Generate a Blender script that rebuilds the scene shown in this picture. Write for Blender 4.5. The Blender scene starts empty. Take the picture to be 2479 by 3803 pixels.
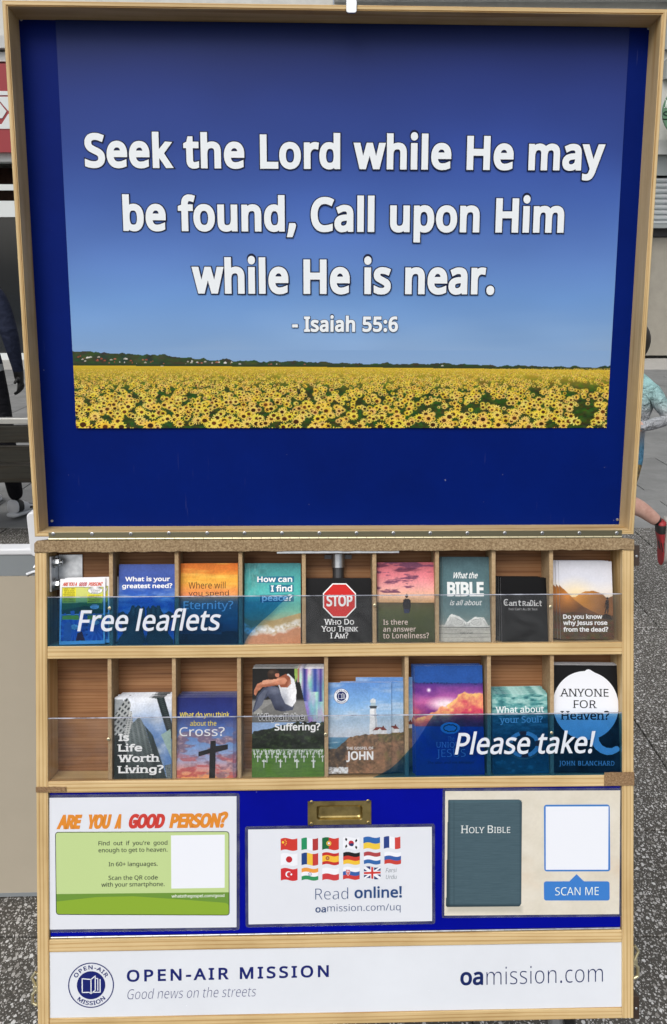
import bpy, math, random
import numpy as np
from mathutils import Matrix, Vector
from mathutils.geometry import tessellate_polygon, delaunay_2d_cdt

SC = bpy.context.scene
COL = SC.collection
R = math.radians

# ------------------------------------------------------------------ camera
PITCH, EYE = R(16.5), 1.6
PW, PH, PF = 2479.0, 3803.0, 3024.0          # photograph size and focal length in its pixels
cam = bpy.data.objects.new('camera', bpy.data.cameras.new('camera'))
COL.objects.link(cam)
cam.location = (0, 0, EYE)
cam.rotation_euler = (R(90) - PITCH, 0, 0)
cam.data.sensor_fit = 'HORIZONTAL'
cam.data.sensor_width = 36
cam.data.lens = 36 * PF / PW
cam.data.clip_start = 0.05
cam.data.clip_end = 300
SC.camera = cam

# ------------------------------------------------------------------ light: overcast daylight
SUN_EL, SUN_AZ = R(50), R(200)                # from high behind the photographer, a little to the left
w = bpy.data.worlds.new('World')
SC.world = w
w.use_nodes = True
nt = w.node_tree
bg = nt.nodes['Background']
sky = nt.nodes.new('ShaderNodeTexSky')
sky.sky_type = 'NISHITA'
sky.sun_disc = False
sky.sun_elevation = SUN_EL
sky.sun_rotation = SUN_AZ
sky.air_density = 1.0
sky.dust_density = 4.0
hsv = nt.nodes.new('ShaderNodeHueSaturation')
hsv.inputs['Saturation'].default_value = 0.42   # cloud cover: a nearly white sky
nt.links.new(sky.outputs[0], hsv.inputs['Color'])
nt.links.new(hsv.outputs[0], bg.inputs[0])
bg.inputs[1].default_value = 0.12
sd = bpy.data.lights.new('sun', 'SUN')
sd.energy = 1.25
sd.angle = R(35)
sd.color = (1.0, 0.97, 0.92)
sun = bpy.data.objects.new('sun', sd)
COL.objects.link(sun)
sdir = Vector((math.sin(SUN_AZ) * math.cos(SUN_EL), math.cos(SUN_AZ) * math.cos(SUN_EL), math.sin(SUN_EL)))
sun.rotation_euler = sdir.to_track_quat('Z', 'Y').to_euler()
SC.view_settings.view_transform = 'Standard'
SC.view_settings.look = 'None'
SC.view_settings.gamma = 1
SC.view_settings.exposure = 0.14

# ------------------------------------------------------------------ frames of the two leaning boards
RIGHT = Vector((1, 0, 0))
DOWN = Vector((0, -math.sin(PITCH), -math.cos(PITCH)))
FWD = Vector((0, math.cos(PITCH), -math.sin(PITCH)))
def cam2world(v):
    return RIGHT * v[0] + DOWN * v[1] + FWD * v[2]
def basis(yaw, roll, a):
    u = np.array([math.cos(yaw) * math.cos(roll), math.sin(roll), math.sin(yaw) * math.cos(roll)])
    v0 = np.array([0, -1.0, 0])
    v0 -= u * (u @ v0)
    v0 /= np.linalg.norm(v0)
    n = np.cross(u, v0)
    v = v0 * math.cos(a) + n * math.sin(a)
    return u, v, np.cross(u, v)
HINGE = np.array([0.0052, 0.0369, 1.1532])     # hinge centre seen from the camera, metres
class Frame:
    def __init__(s, lean):
        s.u, s.v, s.n = basis(0.0266, -0.0032, lean)
        U, V, N = cam2world(s.u), cam2world(s.v), cam2world(s.n)
        O = cam2world(HINGE) + Vector((0, 0, EYE))
        s.M = Matrix(((U[0], V[0], N[0], O[0]), (U[1], V[1], N[1], O[1]), (U[2], V[2], N[2], O[2]), (0, 0, 0, 1)))
    def at(s, px, py, w=0.0):                  # where on the board (at depth w) something measured in the photo lies
        d = np.array([(px - PW / 2) / PF, (py - PH / 2) / PF, 1.0])
        t = (w + HINGE @ s.n) / (d @ s.n)
        p = d * t - HINGE
        return float(p @ s.u), float(p @ s.v)
CASE, LID = Frame(0.0095), Frame(0.1681)

# ------------------------------------------------------------------ helpers
def lin(c):
    c = np.asarray(c, dtype=float) / 255.0
    return np.where(c <= 0.04045, c / 12.92, ((c + 0.055) / 1.055) ** 2.4)
def tag(o, label=None, cat=None, group=None, kind=None):
    if label: o['label'] = label
    if cat: o['category'] = cat
    if group: o['group'] = group
    if kind: o['kind'] = kind
    return o
def empty(name, M=None, label=None, cat=None, group=None):
    o = bpy.data.objects.new(name, None)
    COL.objects.link(o)
    o.empty_display_size = 0.05
    if M is not None: o.matrix_world = M
    return tag(o, label, cat, group)
class MB:
    def __init__(s): s.v, s.f, s.m = [], [], []
    def add(s, vs, fs, mi=0):
        b = len(s.v)
        s.v += [tuple(p) for p in vs]
        for f in fs:
            s.f.append(tuple(i + b for i in f)); s.m.append(mi)
    def box(s, x0, x1, y0, y1, z0, z1, mi=0):
        s.add([(x0,y0,z0),(x1,y0,z0),(x1,y1,z0),(x0,y1,z0),(x0,y0,z1),(x1,y0,z1),(x1,y1,z1),(x0,y1,z1)],
              [(3,2,1,0),(4,5,6,7),(0,1,5,4),(1,2,6,5),(2,3,7,6),(3,0,4,7)], mi)
    def poly(s, pts, z, mi=0):                 # flat polygon (any outline) facing +z
        P = [Vector((p[0], p[1], 0)) for p in pts]
        a = sum(P[i].x * P[(i+1) % len(P)].y - P[(i+1) % len(P)].x * P[i].y for i in range(len(P)))
        if a < 0: P.reverse()
        tris = tessellate_polygon([P])
        fs = []
        for t in tris:
            x, y, q = (P[i] for i in t)
            fs.append(t if (y - x).cross(q - x).z > 0 else (t[0], t[2], t[1]))
        s.add([(p.x, p.y, z) for p in P], fs, mi)
    def prism(s, pts, z0, z1, mi=0):
        a = sum(pts[i][0] * pts[(i+1) % len(pts)][1] - pts[(i+1) % len(pts)][0] * pts[i][1] for i in range(len(pts)))
        pts = list(pts) if a > 0 else list(reversed(pts))
        n = len(pts)
        s.add([(p[0], p[1], z0) for p in pts] + [(p[0], p[1], z1) for p in pts],
              [tuple(range(n - 1, -1, -1)), tuple(range(n, 2 * n))] + [(i, (i+1) % n, n + (i+1) % n, n + i) for i in range(n)], mi)
    def tube(s, path, r, n=12, mi=0, cap=True):
        path = [Vector(p) for p in path]
        rr = r if isinstance(r, (list, tuple)) else [r] * len(path)
        rings, b = [], len(s.v)
        for i, p in enumerate(path):
            d = (path[min(i+1, len(path)-1)] - path[max(i-1, 0)]).normalized()
            a = d.orthogonal().normalized() if i == 0 else (a - d * a.dot(d)).normalized()
            c = d.cross(a)
            for k in range(n):
                t = 2 * math.pi * k / n
                s.v.append(tuple(p + (a * math.cos(t) + c * math.sin(t)) * rr[i]))
        for i in range(len(path) - 1):
            for k in range(n):
                s.f.append((b+i*n+k, b+i*n+(k+1) % n, b+(i+1)*n+(k+1) % n, b+(i+1)*n+k)); s.m.append(mi)
        if cap:
            s.f.append(tuple(b + k for k in range(n-1, -1, -1))); s.m.append(mi)
            e = b + (len(path)-1) * n
            s.f.append(tuple(e + k for k in range(n))); s.m.append(mi)
    def build(s, name, mats, parent=None, M=None, bevel=0, smooth=False):
        me = bpy.data.meshes.new(name)
        me.from_pydata(s.v, [], s.f)
        for m in (mats if isinstance(mats, (list, tuple)) else [mats]): me.materials.append(m)
        me.polygons.foreach_set('material_index', s.m)
        if smooth:
            me.polygons.foreach_set('use_smooth', [True] * len(s.f))
        me.update()
        o = bpy.data.objects.new(name, me)
        COL.objects.link(o)
        if parent is not None: o.parent = parent
        if M is not None: o.matrix_local = M
        if bevel:
            b = o.modifiers.new('bevel', 'BEVEL'); b.width = bevel; b.segments = 2; b.limit_method = 'ANGLE'
        return o
def copy_tree(o, parent=None):
    c = o.copy(); COL.objects.link(c)
    if parent is not None: c.parent = parent
    for ch in list(o.children): copy_tree(ch, c)
    return c
def ell(cx, cy, rx, ry=None, n=48, a0=0, a1=360):
    ry = rx if ry is None else ry
    return [(cx + rx * math.cos(R(a0 + (a1-a0) * i / n)), cy + ry * math.sin(R(a0 + (a1-a0) * i / n))) for i in range(n if a1-a0 == 360 else n+1)]
def rrect(x0, y0, x1, y1, r, n=6):
    P = []
    for cx, cy, a in ((x1-r, y1-r, 0), (x0+r, y1-r, 90), (x0+r, y0+r, 180), (x1-r, y0+r, 270)):
        P += [(cx + r * math.cos(R(a + 90*i/n)), cy + r * math.sin(R(a + 90*i/n))) for i in range(n+1)]
    return P

# ------------------------------------------------------------------ materials
def mat(name, col, rough=0.6, metal=0.0, spec=0.5, coat=0.0):
    m = bpy.data.materials.new(name); m.use_nodes = True
    p = m.node_tree.nodes['Principled BSDF']
    p.inputs['Base Color'].default_value = (*[float(x) for x in col], 1)
    p.inputs['Roughness'].default_value = rough
    p.inputs['Metallic'].default_value = metal
    p.inputs['Specular IOR Level'].default_value = spec
    p.inputs['Coat Weight'].default_value = coat
    return m
def nodes(m): return m.node_tree.nodes, m.node_tree.links, m.node_tree.nodes['Principled BSDF']
def texco(m, scale, which='Object', loc=(0,0,0)):
    N, L, p = nodes(m)
    tc = N.new('ShaderNodeTexCoord'); mp = N.new('ShaderNodeMapping')
    mp.inputs['Scale'].default_value = scale; mp.inputs['Location'].default_value = loc
    L.new(tc.outputs[which], mp.inputs[0])
    return mp.outputs[0]
def noise(m, vec, scale, detail=4, rough=0.6, dist=0.0):
    N, L, p = nodes(m)
    n = N.new('ShaderNodeTexNoise')
    n.inputs['Scale'].default_value = scale; n.inputs['Detail'].default_value = detail
    n.inputs['Roughness'].default_value = rough; n.inputs['Distortion'].default_value = dist
    L.new(vec, n.inputs['Vector'])
    return n.outputs['Fac']
def ramp(m, fac, stops):
    N, L, p = nodes(m)
    r = N.new('ShaderNodeValToRGB')
    while len(r.color_ramp.elements) < len(stops): r.color_ramp.elements.new(0.5)
    for e, (t, c) in zip(r.color_ramp.elements, stops):
        e.position = t; e.color = (*[float(x) for x in c], 1)
    L.new(fac, r.inputs[0])
    return r.outputs[0]
def mix(m, fac, a, b, mode='MIX'):
    N, L, p = nodes(m)
    x = N.new('ShaderNodeMix'); x.data_type = 'RGBA'; x.blend_type = mode
    for sock, val in ((x.inputs[0], fac), (x.inputs[6], a), (x.inputs[7], b)):
        if hasattr(val, 'is_linked'): L.new(val, sock)
        elif isinstance(val, (int, float)): sock.default_value = val
        else: sock.default_value = (*[float(q) for q in val], 1)
    return x.outputs[2]
def bump(m, fac, dist, strength=0.5):
    N, L, p = nodes(m)
    b = N.new('ShaderNodeBump'); b.inputs['Distance'].default_value = dist; b.inputs['Strength'].default_value = strength
    L.new(fac, b.inputs['Height']); L.new(b.outputs[0], p.inputs['Normal'])
def setcol(m, sock):
    N, L, p = nodes(m); L.new(sock, p.inputs['Base Color'])

def wood(name, along, light, mid, dark, knots=True, rough=0.5):
    m = mat(name, mid, rough, spec=0.35)
    a = {'x': (1.2, 26, 26), 'y': (26, 1.2, 26)}[along]
    fine = {'x': (6, 260, 260), 'y': (260, 6, 260)}[along]
    v = texco(m, a); v2 = texco(m, fine)
    n1 = noise(m, v, 3.2, 3, 0.55, 0.6)
    N, L, p = nodes(m)
    wv = N.new('ShaderNodeTexWave'); wv.wave_type = 'BANDS'; wv.bands_direction = 'Y' if along == 'x' else 'X'
    wv.inputs['Scale'].default_value = 2.3; wv.inputs['Distortion'].default_value = 7; wv.inputs['Detail'].default_value = 2
    wv.inputs['Detail Scale'].default_value = 0.6
    L.new(v, wv.inputs['Vector'])
    c = ramp(m, n1, [(0.25, dark), (0.48, mid), (0.75, light)])
    c = mix(m, mix(m, 0.32, (0, 0, 0), wv.outputs['Color']), c, mid)
    bands = ramp(m, wv.outputs['Fac'], [(0.0, (0.70, 0.55, 0.38)), (0.26, (1, 1, 1)), (1.0, (1, 1, 1))])
    c = mix(m, 0.8, c, bands, 'MULTIPLY')
    n2 = noise(m, v2, 1.0, 2, 0.5)
    c = mix(m, 0.5, c, ramp(m, n2, [(0.3, (0.86, 0.83, 0.78)), (0.6, (1, 1, 1))]), 'MULTIPLY')
    if knots:
        k = N.new('ShaderNodeTexVoronoi'); k.inputs['Scale'].default_value = 5.5
        sq = texco(m, {'x': (0.9, 2.2, 2.2), 'y': (2.2, 0.9, 2.2)}[along], loc=(0.37, 0.11, 0))
        L.new(sq, k.inputs['Vector'])
        kd = ramp(m, k.outputs['Distance'], [(0.0, (0.28, 0.17, 0.09)), (0.035, (0.5, 0.36, 0.22)), (0.08, (1, 1, 1))])
        c = mix(m, 0.7, c, kd, 'MULTIPLY')
    dirt = noise(m, texco(m, (1, 1, 1)), 9, 4, 0.6)
    c = mix(m, 0.55, c, ramp(m, dirt, [(0.32, (0.76, 0.70, 0.60)), (0.56, (1, 1, 1))]), 'MULTIPLY')
    setcol(m, c)
    bump(m, n2, 0.0006, 0.35)
    return m
PL, PM_, PD = (0.74, 0.565, 0.31), (0.655, 0.485, 0.245), (0.50, 0.345, 0.15)
PINE_X = wood('pine_horizontal', 'x', PL, PM_, PD)
PINE_Y = wood('pine_vertical', 'y', PL, PM_, PD)
PLY = wood('plywood_back', 'x', (0.42, 0.225, 0.105), (0.30, 0.145, 0.062), (0.145, 0.062, 0.027), True, 0.6)
def speckle(name, a, b, c, scale, rough=0.9):
    m = mat(name, b, rough, spec=0.2)
    v = texco(m, (1, 1, 1))
    n = noise(m, v, scale, 3, 0.75); n2 = noise(m, v, 14, 3, 0.6)
    col = mix(m, 0.5, ramp(m, n, [(0.33, a), (0.5, b), (0.68, c)]), ramp(m, n2, [(0.3, (0.7, 0.62, 0.55)), (0.65, (1, 1, 1))]), 'MULTIPLY')
    setcol(m, col); bump(m, n, 0.0008, 0.5)
    return m
FIBRE = speckle('worn_fibreboard', (0.20, 0.135, 0.075), (0.31, 0.225, 0.13), (0.47, 0.36, 0.22), 330)
FELT = speckle('brown_felt', (0.17, 0.10, 0.05), (0.27, 0.17, 0.09), (0.38, 0.26, 0.15), 420)
MDF = speckle('mdf_edge', (0.40, 0.28, 0.155), (0.46, 0.33, 0.19), (0.52, 0.39, 0.235), 200)
HINGE_BRASS = mat('dull_hinge_brass', (0.27, 0.25, 0.165), 0.45, 1.0)
def painted(name, col, rough, var=0.12, spec=0.16, scuffed=False):
    m = mat(name, col, rough, spec=spec)
    v = texco(m, (1, 1, 1)); n = noise(m, v, 6, 5, 0.65)
    c2 = [x * (1 - var) for x in col]; c3 = [min(1, x * (1 + var)) for x in col]
    c = ramp(m, n, [(0.3, c2), (0.7, c3)])
    sp = noise(m, v, 160, 2, 0.5)
    c = mix(m, ramp(m, sp, [(0.775, (0, 0, 0)), (0.80, (1, 1, 1))]), c, [min(1, x + 0.16) for x in col])
    if scuffed:                                # faint upright scratches and rubbed places
        sc = noise(m, texco(m, (420, 16, 1)), 1.0, 2, 0.5); area = noise(m, texco(m, (5, 7, 1)), 1.0, 2, 0.5)
        N, L, p = nodes(m); mm = N.new('ShaderNodeMath'); mm.operation = 'MULTIPLY'
        L.new(ramp(m, sc, [(0.69, (0, 0, 0)), (0.74, (0.5, 0.5, 0.5))]), mm.inputs[0]); L.new(ramp(m, area, [(0.52, (0, 0, 0)), (0.64, (1, 1, 1))]), mm.inputs[1])
        c = mix(m, mm.outputs[0], c, [min(1, x + 0.06) for x in col])
    setcol(m, c)
    bump(m, noise(m, v, 420, 2, 0.5), 0.0003, 0.15)
    return m
NAVY = painted('navy_painted_board', (0.0001, 0.0102, 0.140), 0.45, 0.12, 0.06, True)
BLUE = painted('blue_painted_flap', (0.0002, 0.0028, 0.27), 0.42, 0.12, 0.08)
WHITE = painted('white_sign_panel', (0.71, 0.745, 0.80), 0.5, 0.035)
PAPER = painted('white_paper', (0.71, 0.74, 0.80), 0.45, 0.025)
BRASS = mat('old_brass', (0.34, 0.26, 0.10), 0.36, 1.0)
setcol(BRASS, ramp(BRASS, noise(BRASS, texco(BRASS, (1, 1, 1)), 60, 4), [(0.3, (0.24, 0.185, 0.075)), (0.7, (0.46, 0.36, 0.15))]))
BRASS_B = mat('polished_brass', (0.74, 0.68, 0.46), 0.42, 1.0)
STEEL = mat('galvanised_steel', (0.58, 0.60, 0.62), 0.38, 1.0)
setcol(STEEL, ramp(STEEL, noise(STEEL, texco(STEEL, (1, 1, 1)), 90, 3), [(0.3, (0.46, 0.48, 0.50)), (0.7, (0.68, 0.70, 0.72))]))
DARKSTEEL = mat('dark_steel', (0.10, 0.10, 0.105), 0.45, 0.8)
BROWNPL = mat('brown_plastic', (0.045, 0.028, 0.02), 0.4)
BLACK = mat('black_plastic', (0.012, 0.012, 0.013), 0.45)
_pm = {}
def ink(r, g, b, rough=0.42):
    k = (r, g, b, rough)
    if k not in _pm: _pm[k] = mat('print_%d_%d_%d' % (r, g, b), lin((r, g, b)) * 0.93, rough, spec=0.15)
    return _pm[k]
def print_mat(name, rough=0.36, coat=0.15):
    m = mat(name, (1, 1, 1), rough, spec=0.12, coat=coat)
    N, L, p = nodes(m)
    a = N.new('ShaderNodeAttribute'); a.attribute_name = 'Print'
    L.new(a.outputs['Color'], p.inputs['Base Color'])
    p.inputs['Coat Roughness'].default_value = 0.2
    return m
PRINT = print_mat('printed_cover', 0.36, 0.02)
POSTER = print_mat('printed_poster', 0.46, 0.02)
def clear(name, tint, gloss, rough=0.08, body=None, bodyf=0.0):
    m = bpy.data.materials.new(name); m.use_nodes = True
    N, L = m.node_tree.nodes, m.node_tree.links
    N.remove(N['Principled BSDF'])
    t = N.new('ShaderNodeBsdfTransparent'); t.inputs[0].default_value = (*tint, 1)
    g = N.new('ShaderNodeBsdfGlossy'); g.inputs['Roughness'].default_value = rough; g.inputs[0].default_value = (1, 1, 1, 1)
    fr = N.new('ShaderNodeFresnel'); fr.inputs[0].default_value = 1.46
    mu = N.new('ShaderNodeMath'); mu.operation = 'MULTIPLY'; mu.inputs[1].default_value = gloss
    L.new(fr.outputs[0], mu.inputs[0])
    base = t.outputs[0]
    if body:
        d = N.new('ShaderNodeBsdfDiffuse'); d.inputs[0].default_value = (*body, 1)
        mb_ = N.new('ShaderNodeMixShader')
        tc = N.new('ShaderNodeTexCoord'); nz = N.new('ShaderNodeTexNoise'); nz.inputs['Scale'].default_value = 26; nz.inputs['Detail'].default_value = 5; nz.inputs['Distortion'].default_value = 1.5
        mr = N.new('ShaderNodeMapRange'); mr.inputs[1].default_value = .35; mr.inputs[2].default_value = .75; mr.inputs[3].default_value = bodyf*.5; mr.inputs[4].default_value = bodyf*2.6
        L.new(tc.outputs['Object'], nz.inputs['Vector']); L.new(nz.outputs['Fac'], mr.inputs[0]); L.new(mr.outputs[0], mb_.inputs[0])   # smears on the plastic
        L.new(t.outputs[0], mb_.inputs[1]); L.new(d.outputs[0], mb_.inputs[2]); base = mb_.outputs[0]
    s = N.new('ShaderNodeMixShader')
    L.new(mu.outputs[0], s.inputs[0]); L.new(base, s.inputs[1]); L.new(g.outputs[0], s.inputs[2])
    L.new(s.outputs[0], N['Material Output'].inputs['Surface'])
    return m
ACRYL = clear('clear_acrylic', (0.95, 0.955, 0.96), 0.28, 0.06, (0.75, 0.78, 0.82), 0.010)
ACRYL_EDGE = clear('acrylic_edge', (0.55, 0.58, 0.66), 1.0, 0.2, (0.55, 0.58, 0.68), 0.5)
FILM = clear('blue_tinted_film', (0.235, 0.55, 0.86), 0.2, 0.1, (0.006, 0.06, 0.14), 0.05)
LAMINATE = clear('laminate_margin', (0.80, 0.82, 0.86), 1.2, 0.15, (0.5, 0.53, 0.62), 0.06)

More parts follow.
